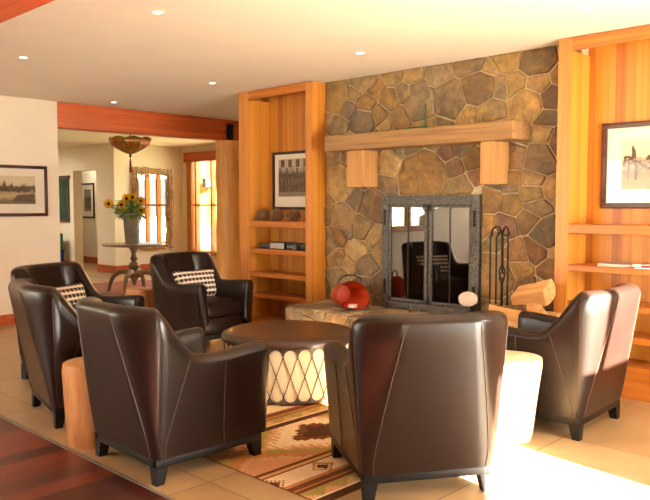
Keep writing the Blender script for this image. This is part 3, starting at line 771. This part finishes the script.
# porch seen through the window
pw = MB().box(-16.5, -12.2, 11.0, 11.2, .78, 3.0); struct('wall_porch', pw, M['porch'], 'orange cedar porch wall outside the window')
struct('wall_porch_base', MB().box(-16.5, -12.2, 10.96, 11.2, -.2, .78), M['paleStone'], 'pale stone base of the porch wall')
sc_ = thing('porch_lantern', 'small dark porch lantern seen through the hall window', 'lantern', (-14.50, 10.98, 1.86))
MB().box(-.06, .06, -.03, 0, -.1, .14, .01).build('back_plate', M['iron'], sc_); m = MB(); m.box(-.08, .08, -.2, -.04, -.08, .12, .01); m.box(-.1, .1, -.22, -.02, .12, .14, .005); m.build('lantern_body', M['iron'], sc_)
MB().box(.081, .084, -.18, -.06, -.05, .09).build('lantern_pane', M['matte_mat'], sc_, smooth=0)
struct('ground', MB().box(-60, 60, -60, 70, -.6, -.25), M['earth'], 'ground outside')
hd = MB()
for i in range(46):
    hd.ball((-17 + i*.5 + random.uniform(-.2, .2), -9 + random.uniform(-.6, .6), random.uniform(.0, 1.0)), random.uniform(.6, 1.1), 10, 7, .06)
for i in range(14):
    hd.ball((-14 + random.uniform(-.6, .6), -9 + i*.6, random.uniform(.0, .9)), random.uniform(.6, 1.0), 10, 7, .06)
o = hd.build('hedge', M['bush'], smooth=60); tag(o, 'green hedge outside the windows', 'hedge', None, 'stuff')

# mirror with a twig frame on the hall wall
mi = thing('twig_mirror', 'tall mirror in a thick frame of bare twigs on the hall wall', 'mirror', (MX, 8.31, .45))
mw, mh = .93, 1.65
MB().box(.012, .02, -mw/2+.12, mw/2-.12, .12, mh-.12).build('mirror_glass', M['mirror'], mi, smooth=0)
m = MB(); rn = random.Random(4)
MB().box(.0, .011, -mw/2+.10, mw/2-.10, .10, mh-.10).build('backing', M['twig'], mi, smooth=0)
def twigrun(a, b, cnt):
    a, b = Vector(a), Vector(b); d = (b-a); L = d.length; d.normalize(); s = d.cross(Vector((1, 0, 0)))
    for i in range(cnt):
        o0, o1 = rn.uniform(-.085, .085), rn.uniform(-.085, .085); t0, t1 = rn.uniform(-.06, .35), rn.uniform(.65, 1.05); bw = rn.uniform(-.04, .04)
        pts = []
        for k in range(7):
            t_ = t0+(t1-t0)*k/6; pts.append(a + d*L*t_ + s*(o0+(o1-o0)*k/6 + bw*sin(pi*k/6) + rn.uniform(-.008, .008)) + Vector((rn.uniform(.02, .06), 0, 0)))
        r0 = rn.uniform(.007, .016); m.tube(pts, [r0*(1-.06*k) for k in range(7)], 6)
y0, y1 = -mw/2+.07, mw/2-.07
twigrun((0, y0, .02), (0, y0, mh-.02), 24); twigrun((0, y1, .02), (0, y1, mh-.02), 24); twigrun((0, y0-.05, .07), (0, y1+.05, .07), 20); twigrun((0, y0-.05, mh-.07), (0, y1+.05, mh-.07), 20)
m.build('twig_frame', M['twig'], mi, smooth=60)

# pictures in the hall
picture('framed_picture', 'black framed picture seen through the narrow hall opening', .60, .81, (-15.75, 8.397, 1.045), 0, M['blackframe'], (.14, .14, .16, .14), M['sepia_people'], .04, 'people')
wh = thing('wall_hanging', 'narrow dark green wall hanging under a wood rod in the hall', 'wall hanging', (-15.05, CY - .002, .98))
MB().box(-.24, .24, -.02, -.005, .06, .94).build('cloth', M['hanging'], wh, smooth=0)
MB().box(-.30, .30, -.05, 0, .93, 1.0, .01).build('rod', M['brownframe'], wh); MB().box(-.26, .26, -.035, 0, .0, .06, .01).build('lower_rail', M['brownframe'], wh)
MB().box(-.26, -.23, -.03, 0, .06, .93).build('side_rail', M['brownframe'], wh, smooth=0); MB().box(.23, .26, -.03, 0, .06, .93).build('side_rail', M['brownframe'], wh, smooth=0)
tb = thing('storage_tub', 'blue tub on the hall floor below the wall hanging', 'tub', (-15.0, 7.22, 0)); 
m = MB(); m.lathe([(.15, 0), (.17, .34), (.185, .36), (.185, .385), (.165, .385)], 24, cap=True); m.build('body', M['bluebox'], tb)
m = MB(); m.lathe([(.188, .388), (.188, .40), (.05, .405)], 24); m.build('lid', M['bluebox'], tb)
m = MB(); m.box(-.15, .15, -.1, .1, 0, .34, .03); tagged(m, 'cloth_bag', M['greenbox'], 'green bag standing on the blue tub', 'bag', (-15.0, 7.22, .408), .1)

# hall carpet, pedestal table, vase, sunflowers, pendant
cp = thing('hall_carpet', 'faded red patterned carpet under the pedestal table', 'carpet', (-10.1, 6.1, 0))
MB().box(-1.42, 1.45, -1.1, 1.1, .001, .01).build('pile', M['wool_red'], cp, smooth=0)
MB().box(-1.50, -1.42, -1.1, 1.1, .001, .006).build('fringe', M['fringe'], cp, smooth=0); MB().box(1.45, 1.5, -1.1, 1.1, .001, .006).build('fringe', M['fringe'], cp, smooth=0)
TX, TYY = -9.82, 5.97
tt = thing('pedestal_table', 'round grey wood pedestal table with a turned stem in the hall', 'table', (TX, TYY, .011))
MB().lathe([(.0001, .715), (.42, .715), (.465, .725), (.475, .74), (.465, .752), (.0001, .755)], 48).build('table_top', M['tablewood'], tt)
MB().lathe([(.0001, .2), (.055, .2), (.07, .25), (.085, .30), (.06, .335), (.04, .35), (.075, .39), (.085, .42), (.07, .455), (.035, .48), (.05, .51), (.06, .53), (.04, .555), (.033, .60), (.05, .65), (.075, .69), (.11, .714)], 24).build('stem', M['tablewood'], tt)
for k in range(4):
    a = radians(-2 + 90*k + 40); pts = []
    for r_, z_ in ((.05, .27), (.14, .325), (.24, .315), (.33, .25), (.385, .14), (.40, .05), (.43, .018)): pts.append((r_*cos(a), r_*sin(a), z_))
    MB().tube(pts, [.05, .045, .04, .036, .03, .026, .018], 8).build('leg', M['tablewood'], tt)
MB().lathe([(.0001, .11), (.03, .13), (.045, .2), (.04, .22)], 16).build('drop_finial', M['tablewood'], tt)
VX, VY, VZ = TX - .02, TYY - .02, .768
vs_ = thing('metal_vase', 'tall tapered galvanised metal vase on the pedestal table', 'vase', (VX, VY, VZ))
MB().lathe([(.0001, .0), (.092, .0), (.098, .01), (.125, .44), (.135, .455), (.128, .462), (.118, .45), (.09, .02), (.0001, .015)], 28).build('body', M['galv'], vs_)
def sunflower(i, label, head, tilt_dir):
    t_ = thing('sunflower', label, 'sunflower', (VX, VY, VZ), 0, 'sunflowers in the metal vase')
    hx, hy, hz = head; h = Vector(head); d = Vector(tilt_dir).normalized()
    rn = random.Random(i)
    MB().tube([(hx*.1, hy*.1, .02), (hx*.35, hy*.35, .36), (hx*.75, hy*.75, .46+(hz-.46)*.5), tuple(h)], .005, 6).build('stem', M['stem'], t_)
    X = d.orthogonal().normalized(); Y = d.cross(X)
    p = MB()
    for ringi, (cnt, R) in enumerate(((14, .085), (14, .07))):
        for k in range(cnt):
            a = 2*pi*(k + .5*ringi)/cnt + rn.uniform(-.1, .1); u = X*cos(a)+Y*sin(a); s_ = X*-sin(a)+Y*cos(a); lift = .008+.012*ringi+rn.uniform(-.006, .006)
            b0, b1 = h+u*.024-s_*.006, h+u*.024+s_*.006; m0, m1 = h+u*R*.65-s_*.012+d*lift, h+u*R*.65+s_*.012+d*lift; e = h+u*R+d*lift*.6
            p.add([b0, b1, m1, e, m0], [(0, 1, 2, 3, 4)])
    p.build('petals', M['petal'], t_, smooth=0)
    dd = MB(); dd.ball((0, 0, 0), (.025, .025, .012), 12, 6); q = d.to_track_quat('Z', 'Y').to_matrix()
    dd.v = [tuple(q @ Vector(v) + h + d*.004) for v in dd.v]; dd.build('seed_disc', M['disc'], t_)
    lf = MB()
    for k in range(20):
        z_ = .42 + rn.random()*max(.1, (hz-.44)); a = rn.uniform(0, 2*pi); base = Vector((hx*(.4+.5*(z_-.4)/.4)+rn.uniform(-.03, .03), hy*(.4+.5*(z_-.4)/.4)+rn.uniform(-.03, .03), z_))
        u = Vector((cos(a), sin(a), rn.uniform(-.7, .5))).normalized(); s_ = u.cross(Vector((0, 0, 1))).normalized(); n_ = s_.cross(u); L = rn.uniform(.11, .19); wd = L*.33
        lf.add([base, base+u*L*.35+s_*wd+n_*.01, base+u*L*.35-n_*.008, base+u*L*.35-s_*wd+n_*.01, base+u*L*.75+s_*wd*.6-n_*.004, base+u*L*.75-n_*.015, base+u*L*.75-s_*wd*.6-n_*.004, base+u*L-n_*.035],
               [(0, 2, 1), (0, 3, 2), (1, 2, 5, 4), (2, 3, 6, 5), (4, 5, 7), (5, 6, 7)])
    lf.build('leaves', M['leaf'], t_, smooth=0)
def hv(px, py, depth=0.0):   # bouquet layout in the plane of the vase facing the room: px across (m), py height (m)
    return (.5*px + .80*depth, .86*px - .50*depth, py)
SF = [('sunflower at the left end of the bouquet', (-.33, .60, .05)), ('sunflower left of centre, hanging low in the bouquet', (-.14, .585, .12)), ('topmost sunflower of the bouquet', (.02, .70, .05)),
      ('small sunflower high in the middle of the bouquet', (-.07, .68, -.06)), ('sunflower at the upper right of the bouquet', (.14, .64, .02)), ('sunflower at the lower right of the bouquet', (.15, .50, .10)), ('sunflower hidden at the back of the bouquet', (.08, .58, -.16))]
for i, (lab, (a, b_, c)) in enumerate(SF): sunflower(i, lab, hv(a, b_, c), (.85+.3*random.uniform(-1, 1), -.55+.3*random.uniform(-1, 1), .25))
pd = thing('pendant_lamp', 'scalloped amber stained glass pendant lamp over the pedestal table', 'pendant lamp', (-9.8, 5.925, 0))
rows = []
for r_, z_ in ((.03, 2.125), (.10, 2.150), (.20, 2.205), (.275, 2.255), (.30, 2.29), (.315, 2.335)):
    row = []
    for k in range(48):
        a = 2*pi*k/48; fac = cos(pi/8)/cos(((a) % (pi/4)) - pi/8); zz = z_ + (.035*abs(sin(a*4)) if r_ > .31 else 0)
        row.append((r_*fac*cos(a), r_*fac*sin(a), zz))
    rows.append(row)
sh = MB().grid(rows, True); shade = sh.build('lamp_shade', M['amber'], pd, smooth=15)
ms = shade.modifiers.new('s', 'SOLIDIFY'); ms.thickness = .006
ld = MB()
for k in range(8):
    a = 2*pi*k/8; ld.tube([((r_+.004)*cos(a)*1.0, (r_+.004)*sin(a)*1.0, z_-.004) for r_, z_ in ((.03, 2.125), (.10, 2.150), (.20, 2.205), (.275, 2.255), (.315, 2.335))], .004, 5)
ld.build('lead_rib', M['lace'], shade)
MB().tube([(0, 0, 2.13), (0, 0, HC-.012)], .008, 8).build('rod', M['iron'], pd)
MB().lathe([(.0001, HC-.001), (.06, HC-.001), (.05, HC-.02), (.012, HC-.03)], 20).build('ceiling_canopy', M['iron'], pd)
MB().lathe([(.0001, 2.06), (.012, 2.07), (.02, 2.09), (.012, 2.105), (.03, 2.13)], 14).build('finial', M['iron'], pd)
MB().lathe([(.004, 2.06), (.010, 2.03), (.016, 1.98), (.02, 1.84), (.0001, 1.835)], 12).build('tassel', M['tassel'], pd)

# ------------------------------------------------------------------ club chairs
def sstep(a, b, x):
    t_ = min(1, max(0, (x-a)/(b-a))); return t_*t_*(3-2*t_)
def hw(z): return lerp(.322, .385, (z-.12)/.75)
def yrr(z): return lerp(.318, .475, (z-.12)/.75)
def rad(z): return lerp(.035, .22, max(0, min(1, (z-.12)/.75))**1.15)
YF = .345
def plan(z, inset=0):
    w_, yb, R = hw(z)-inset, yrr(z)-inset, max(rad(z)-inset*.75, .05)
    pts = []; Q = R*.72
    for i in range(5): pts.append(((w_-R)*i/5, -yb))
    for i in range(9):
        a = -pi/2 + (pi/2)*i/8; 
        t_ = i/8; f_ = .55*max(0, min(1, (z-.12)/.3))
        pts.append((lerp(w_-R + R*cos(a), w_-R + R*t_, f_), lerp(-yb+Q+Q*sin(a), -yb+Q*t_, f_)))
    wf = hw(min(z, .6)) - .006 - inset
    for i in range(1, 15):
        t_ = i/14; y = lerp(-yb+Q, YF, t_); pts.append((lerp(w_, wf, sstep(0, .6, t_)), y))
    return pts
def topz(k):
    x, y = plan(.75)[k]
    z = .872 - .012*sstep(-.44, -.30, y)
    z = lerp(z, .602, sstep(-.34, -.06, y)**.75) if y > -.34 else z
    return z + .02*sstep(.0, .34, y)
NC = 28
def shell_columns():
    cols = []
    for k in range(NC):
        zt = topz(k); rim = .042; col = []
        zo = zt - rim
        for i in range(9):
            z = lerp(.125, zo, i/8); x, y = plan(z)[k]; col.append((x, y, z))
        th = .115
        po = plan(zo)[k]; pi_ = plan(zo, th)[k]
        for i in range(1, 7):
            a = pi*i/7; s_ = (1-cos(a))/2; col.append((lerp(po[0], pi_[0], s_), lerp(po[1], pi_[1], s_), zo + rim*sin(a)**.8))
        for i in range(7):
            z = lerp(zo, .24, i/6); x, y = plan(z, th + .02*(1-i/6)*0)[k]; col.append((x, y, z))
        cols.append(col)
    return cols
def chair_proto():
    t_ = thing('club_chair', 'x', 'armchair', (0, 0, 0), 0, 'brown leather club chairs')
    cols = shell_columns(); m = MB()
    full = [[(-x, y, z) for x, y, z in c] for c in cols[:0:-1]] + cols
    last = cols[-1]; n = len(last)
    cx = sum(p[0] for p in last)/n
    def endcap(ins, dy): return [(lerp(x, cx, ins), y+dy, z - ins*.12*(z-.3)) for x, y, z in last]
    e1, e2 = endcap(.10, .018), endcap(.32, .026)
    full = [[(-x, y, z) for x, y, z in e2], [(-x, y, z) for x, y, z in e1]] + full + [e1, e2]
    m.grid(full); nn = len(full)
    m.f.append(tuple(range(n))); m.fc.append(None); m.f.append(tuple((nn-1)*n + i for i in range(n))[::-1]); m.fc.append(None)
    body = m.build('upholstered_shell', M['leather'], t_, smooth=70)
    # seams on the shell: two down the back, one down each side, one running from the arm to the rear foot
    s_ = MB()
    def surf(kf, z, o=.0012):
        k = min(int(kf), NC-2); f_ = kf-k; a, b_ = plan(z)[k], plan(z)[k+1]; x, y = lerp(a[0], b_[0], f_), lerp(a[1], b_[1], f_)
        nx, ny = b_[1]-a[1], a[0]-b_[0]; L = hypot(nx, ny) or 1
        return Vector((x+nx/L*o, y+ny/L*o, z))
    for sg in (-1, 1):
        fl = lambda v: (v.x*sg, v.y, v.z)
        s_.tube([fl(surf(5, lerp(.13, .825, i/14))) for i in range(15)], .0026, 5)
        s_.tube([fl(surf(12.6, lerp(.13, .80, i/14))) for i in range(15)], .002, 5)
        s_.tube([fl(surf(21.2, lerp(.13, .565, i/10))) for i in range(11)], .0024, 5)
        s_.tube([fl(surf(lerp(13.2, 16.6, i/12), lerp(.13, .60, i/12))) for i in range(13)], .0026, 5)
    s_.build('piping', M['seam'], body)
    # seat cushion, front rail
    m = MB(); rows = []
    W_, D0, D1 = .243, -.25, .335
    for z_, ins in ((.285, .02), (.30, .0), (.39, .0), (.418, .012), (.432, .04), (.442, .10)):
        row = []
        for i in range(40):
            a = 2*pi*i/40; ca, sa = cos(a), sin(a); p_ = .22
            x = (W_-ins)*math.copysign(abs(ca)**p_, ca); y = (D0+D1)/2 + ((D1-D0)/2-ins)*math.copysign(abs(sa)**p_, sa); row.append((x, y, z_))
        rows.append(row)
    m.grid(rows, True); c0 = len(m.v); m.v.append((0, .04, .449)); m.f += [(5*40+i, 5*40+(i+1) % 40, c0) for i in range(40)]; m.fc += [None]*40
    m.f.append(tuple(range(40))); m.fc.append(None)
    cu = m.build('seat_cushion', M['leather'], t_, smooth=60)
    MB().box(-.25, .25, -.22, .325, .13, .285, .012).build('front_rail', M['leather'], t_)
    p = MB(); p.box(-.312, .312, .30, .335, .085, .128, .004); p.box(-.312, .312, -.312, -.28, .085, .128, .004); p.box(-.314, -.28, -.312, .335, .085, .128, .004); p.box(.28, .314, -.312, .335, .085, .128, .004)
    p.build('plinth', M['dark_wood'], t_)
    for sx in (-1, 1):
        for sy, yb in ((1, .30), (-1, -.28)):
            lg = MB(); xb = sx*.283; top, bot = .032, .022; ox, oy = sx*.008, sy*.01
            vs = [(xb+dx*top, yb+dy*top, .086) for dx, dy in ((-1, -1), (1, -1), (1, 1), (-1, 1))] + [(xb+ox+dx*bot, yb+oy+dy*bot, .0) for dx, dy in ((-1, -1), (1, -1), (1, 1), (-1, 1))]
            lg.add(vs, [(0, 1, 2, 3), (7, 6, 5, 4)] + [(i, (i+1) % 4, 4+(i+1) % 4, 4+i) for i in range(4)]); lg.build('leg', M['dark_wood'], t_, smooth=0)
    return t_
ch = chair_proto()
RT = .006
CH = [(-3.262, 2.225, -2, 'brown leather club chair seen from behind left of centre, beside the near stump table'),
      (-2.205, 2.88, 57, 'brown leather club chair seen from behind at front centre, its back to us'),
      (-2.125, 4.26, 92, 'sunlit brown leather club chair at the right, in front of the right bookcase'),
      (-5.82, 4.29, -87, 'dark leather club chair facing us in front of the log post and left bookcase'),
      (-5.40, 2.79, -70, 'dark leather club chair farthest left, facing right with its back to the left wall'),
      (-4.42, 2.355, -12, 'brown leather club chair seen from its side at the left, behind the near stump table')]
for i, (x, y, rz, lab) in enumerate(CH):
    if i == 0: ch.location = (x, y, 0); ch.rotation_euler.z = radians(rz); ch['label'] = lab
    else: dup(ch, (x, y, 0), radians(rz), lab)

def cushion(label, chair, dx, dy, tilt):
    x, y, rz, _ = CH[chair]; rz = radians(rz)
    m = MB(); rows = []; W_, Hh, T_ = .265, .145, .055
    for j in range(2):
        pass
    N1, N2 = 20, 12
    for sgn in (1, -1):
        rows = []
        for i in range(N1+1):
            u = -1 + 2*i/N1; row = []
            for k in range(N2+1):
                v_ = -1 + 2*k/N2; pinch = 1 - .05*(abs(u*v_))**2; th = T_*((1-u**4)*(1-v_**4))**.6
                row.append((u*W_*(1-.05*(1-v_*v_)), sgn*th, v_*Hh*(1-.07*(1-u*u))))
            rows.append(row)
        m.grid(rows)
    o = m.build('lumbar_pillow', M['cushion'], smooth=60)
    tag(o, label, 'pillow', 'houndstooth lumbar pillows')
    lx, ly = dx, dy
    o.location = (x + lx*cos(rz) - ly*sin(rz), y + lx*sin(rz) + ly*cos(rz), .568)
    o.rotation_euler = (tilt, 0, rz)
cushion('brown and cream houndstooth pillow on the chair facing us by the log post', 3, -.04, -.13, radians(20))
cushion('brown and cream pillow on the chair farthest left by the left wall', 4, -.0, -.16, radians(20))
cushion('brown and cream pillow on the side-on chair behind the near stump table', 5, -.0, -.16, radians(20))

# ------------------------------------------------------------------ drum table
dr = thing('drum_table', 'large round drum coffee table with brown top and laced cream sides', 'coffee table', (-3.84, 3.60, RT))
RD = .475
def drad(z): return RD*(.985 - .05*(1-z/.42)**1.3)
MB().lathe([(drad(.012)-.01, .012)] + [(drad(z)-.004, z) for z in (.03, .1, .2, .3, .40)], 72, cap=True).build('rawhide_side', M['rawhide'], dr, smooth=60)
MB().lathe([(.0001, .452), (.2, .45), (.40, .445), (.455, .438), (.483, .425), (.492, .405), (.486, .388), (.472, .384), (.46, .40)], 72, cap=False).build('drum_head', M['drumtop'], dr, smooth=60)
NL = 30
def scallop(zbase, dirn, amp, cover):
    m = MB(); r0 = []; r1 = []; seg = NL*10
    for k in range(seg):
        a = 2*pi*k/seg; ph = (k % 10)/10; edge = amp*(1-abs(sin(pi*ph))**.45)
        z_ = zbase + dirn*(cover + edge)
        R0, R1 = drad(zbase)+.004, drad(z_)+.0025
        r0.append((R0*cos(a), R0*sin(a), zbase)); r1.append((R1*cos(a), R1*sin(a), z_))
    m.grid([r0, r1], True); return m
scallop(.392, -1, .062, .012).build('upper_hide_band', M['drumband'], dr, smooth=60)
scallop(.012, 1, .05, .014).build('lower_hide_band', M['drumband'], dr, smooth=60)
lc = MB()
for k in range(NL):
    for s in (-1, 1):
        a0 = 2*pi*k/NL; a1 = a0 + s*2*pi/NL*1.0; pts = []
        for i in range(7):
            t_ = i/6; z_ = lerp(.335, .06, t_); a = lerp(a0, a1, t_); R = drad(z_)+.004; pts.append((R*cos(a), R*sin(a), z_))
        lc.tube(pts, .0032, 5)
lc.build('lacing', M['lace'], dr)

# ------------------------------------------------------------------ stump tables
def stump(label, loc, r0, r1, h, seed, rz=0, tm='stump', em='stumptop'):
    t_ = thing('stump_table', label, 'side table', loc, rz, 'tree stump side tables')
    rn = random.Random(seed); ph = [rn.uniform(0, 6.28) for _ in range(4)]
    wob = lambda a, z: 1 + .05*sin(2*a+ph[0]) + .035*sin(3*a+ph[1]+z) + .018*sin(5*a+ph[2]+2*z)
    MB().lathe([(lerp(r0, r1, (z/h)**1.2) + (.0 if 0 < z < h else -.008), z) for z in [h*i/10 for i in range(11)]], 40, wob=wob).build('trunk', M[tm], t_, smooth=60)
    MB().lathe([(.0001, h+.003), (r1*.93, h+.003), (r1-.009, h-.0005)], 40, wob=wob, cap=False).build('end_grain', M[em], t_, smooth=60)
stump('peeled stump side table between the two near left chairs', (-3.80, 2.03, 0), .145, .165, .46, 1)
stump('bright sunlit stump side table between the front centre and right chairs', (-2.135, 3.715, 0), .14, .195, .48, 2, 0, 'stump_glare', 'stump_glare')
stump('pale stump side table left of the chair by the log post', (-6.78, 4.20, 0), .16, .165, .46, 3)

# ------------------------------------------------------------------ kilim rug
rg = thing('kilim_rug', 'flat woven kilim rug with striped zigzag pattern under the drum table', 'rug', (0, 0, 0))
RX0, RX1, RY0, RY1 = -4.62, -2.24, 2.305, 4.35
KC = {'br': lin('6a3e22'), 'db': lin('4a2a18'), 'cr': lin('e0caa4'), 'pk': lin('c8946c'), 'ol': lin('9c8a4a'), 'tn': lin('a8713e'), 'or': lin('b47a4c'), 'lt': lin('c89e6c')}
def kil(x, y):
    u = RX1 - x             # distance from the right end
    ty = (y - RY0)
    tri = lambda p: abs((ty/p) % 1 - .5)*2
    # repeat band design, period .92
    v_ = u % .98
    if v_ < .05: return 'db'
    if v_ < .065: return 'cr'
    if v_ < .15: return 'ol' if (v_-.065)/.085 > tri(.16)*.8 else 'pk'
    if v_ < .175: return 'br'
    if v_ < .20: return 'tn'
    if v_ < .245: return 'br'
    if v_ < .26: return 'or'
    if v_ < .40:                                   # pale band with dark stepped diamonds
        c = abs(v_-.33)/.07; d_ = tri(.34)
        d = (1-d_)*2.4 + c
        if d < .55: return 'br'
        if .8 < d < 1.05: return 'tn'
        if d_ > .9: return 'br' if c < .5 else 'cr'
        return 'cr'
    if v_ < .42: return 'br'
    if v_ < .445: return 'lt'
    if v_ < .48: return 'br'
    w_ = (v_-.48)/.50                              # wide field: stepped dark diamonds outlined in cream
    tq = math.floor(ty/.028)*.028; wq = math.floor(w_*17)/17
    dy = abs(((tq - .745 + .62) % 1.24) - .62)
    d = dy/.42 + abs(wq-.5)/.62
    e = .16*(math.floor(ty/.02) % 2)
    if d < .40: return 'db'
    if d < .60: return 'br'
    if d < .92 + e: return 'cr'
    if d < 1.18: return 'pk'
    if d < 1.38: return 'ol'
    if d < 1.62: return 'or'
    if d < 1.75: return 'lt'
    return 'pk'
m = MB(); nx, ny = 170, 146
vs = [(lerp(RX0, RX1, i/nx), lerp(RY0, RY1, j/ny), .0055) for j in range(ny+1) for i in range(nx+1)]
m.v = vs
for j in range(ny):
    for i in range(nx):
        m.f.append((j*(nx+1)+i, j*(nx+1)+i+1, (j+1)*(nx+1)+i+1, (j+1)*(nx+1)+i)); m.fc.append(KC[kil(lerp(RX0, RX1, (i+.5)/nx), lerp(RY0, RY1, (j+.5)/ny))])
m.col = KC['br']; m.box(RX0, RX1, RY0, RY1, .0005, .005)
m.build('woven_field', M['rug'], rg, smooth=0)

# ------------------------------------------------------------------ light
wd = bpy.data.worlds.new('sky'); scene.world = wd; wd.use_nodes = True
nt = wd.node_tree; nt.nodes.clear()
ow = nt.nodes.new('ShaderNodeOutputWorld'); bg = nt.nodes.new('ShaderNodeBackground'); nt.links.new(bg.outputs[0], ow.inputs[0])
bg.inputs[0].default_value = (1.0, .99, .95, 1); bg.inputs[1].default_value = 1.0
EL = radians(18); s_to = Vector((.99*cos(EL), -.13*cos(EL), sin(EL))).normalized()
sl = bpy.data.lights.new('sun', 'SUN'); sl.energy = 330; sl.angle = radians(.8); sl.color = (1, .93, .80)
so = bpy.data.objects.new('sun', sl); C.objects.link(so); so.rotation_euler = (-s_to).to_track_quat('-Z', 'Y').to_euler(); so.location = (5, 0, 4)
def area_light(name, loc, direction, sx, sy, watts, col=(1, .97, .89)):
    l = bpy.data.lights.new(name, 'AREA'); l.shape = 'RECTANGLE'; l.size = sx; l.size_y = sy; l.energy = watts; l.color = col
    o = bpy.data.objects.new(name, l); C.objects.link(o); o.location = loc; o.rotation_euler = Vector(direction).to_track_quat('-Z', 'Z').to_euler(); return o
for i, (a, b_) in enumerate(ops): area_light('rear_window_daylight', ((a+b_)/2, BY-.22, 1.48), (0, 1, 0), b_-a, 1.4, 170)
area_light('hall_fill', (-15.2, 5.6, HC-.03), (.01, 0, -1), .8, .8, 60, (1, .93, .82))  # unseen fill light added to brighten the hall
area_light('niche_fill', (-15.3, 7.95, HC-.03), (.01, 0, -1), .4, .3, 7, (1, .93, .82))  # small added fill, out of view, lifts the wall behind the narrow opening
area_light('left_window_daylight', (LX-.16, -.25, 1.5), (.5, 1, -.55), 1.1, 1.0, 22)
area_light('right_door_daylight', (RX+.14, 2.96, .68), (-1, 0, .55), .66, 1.3, 190)
area_light('right_window_daylight', (RX+.14, 4.0, 1.48), (-1, 0, .5), .6, .6, 110)
area_light('right_low_window_daylight', (RX+.14, .55, 1.0), (-1, 0, 0), 1.0, .58, 20)
area_light('hall_window_daylight', (-10.4, WY+1.2, 2.5), (0, -1, -.75), 3.4, 1.2, 150)
for l in bpy.data.lights:
    if l.type == 'AREA': l.cycles.is_portal = False

# ------------------------------------------------------------------ colour management
vs = scene.view_settings; scene.display_settings.display_device = 'sRGB'
vs.view_transform = 'Standard'; vs.look = 'None'; vs.exposure = 0.33; vs.gamma = 1.0; vs.use_curve_mapping = False
scene.cycles.use_denoising = True; scene.cycles.max_bounces = 10; scene.cycles.diffuse_bounces = 6
scene.cycles.sample_clamp_indirect = 6
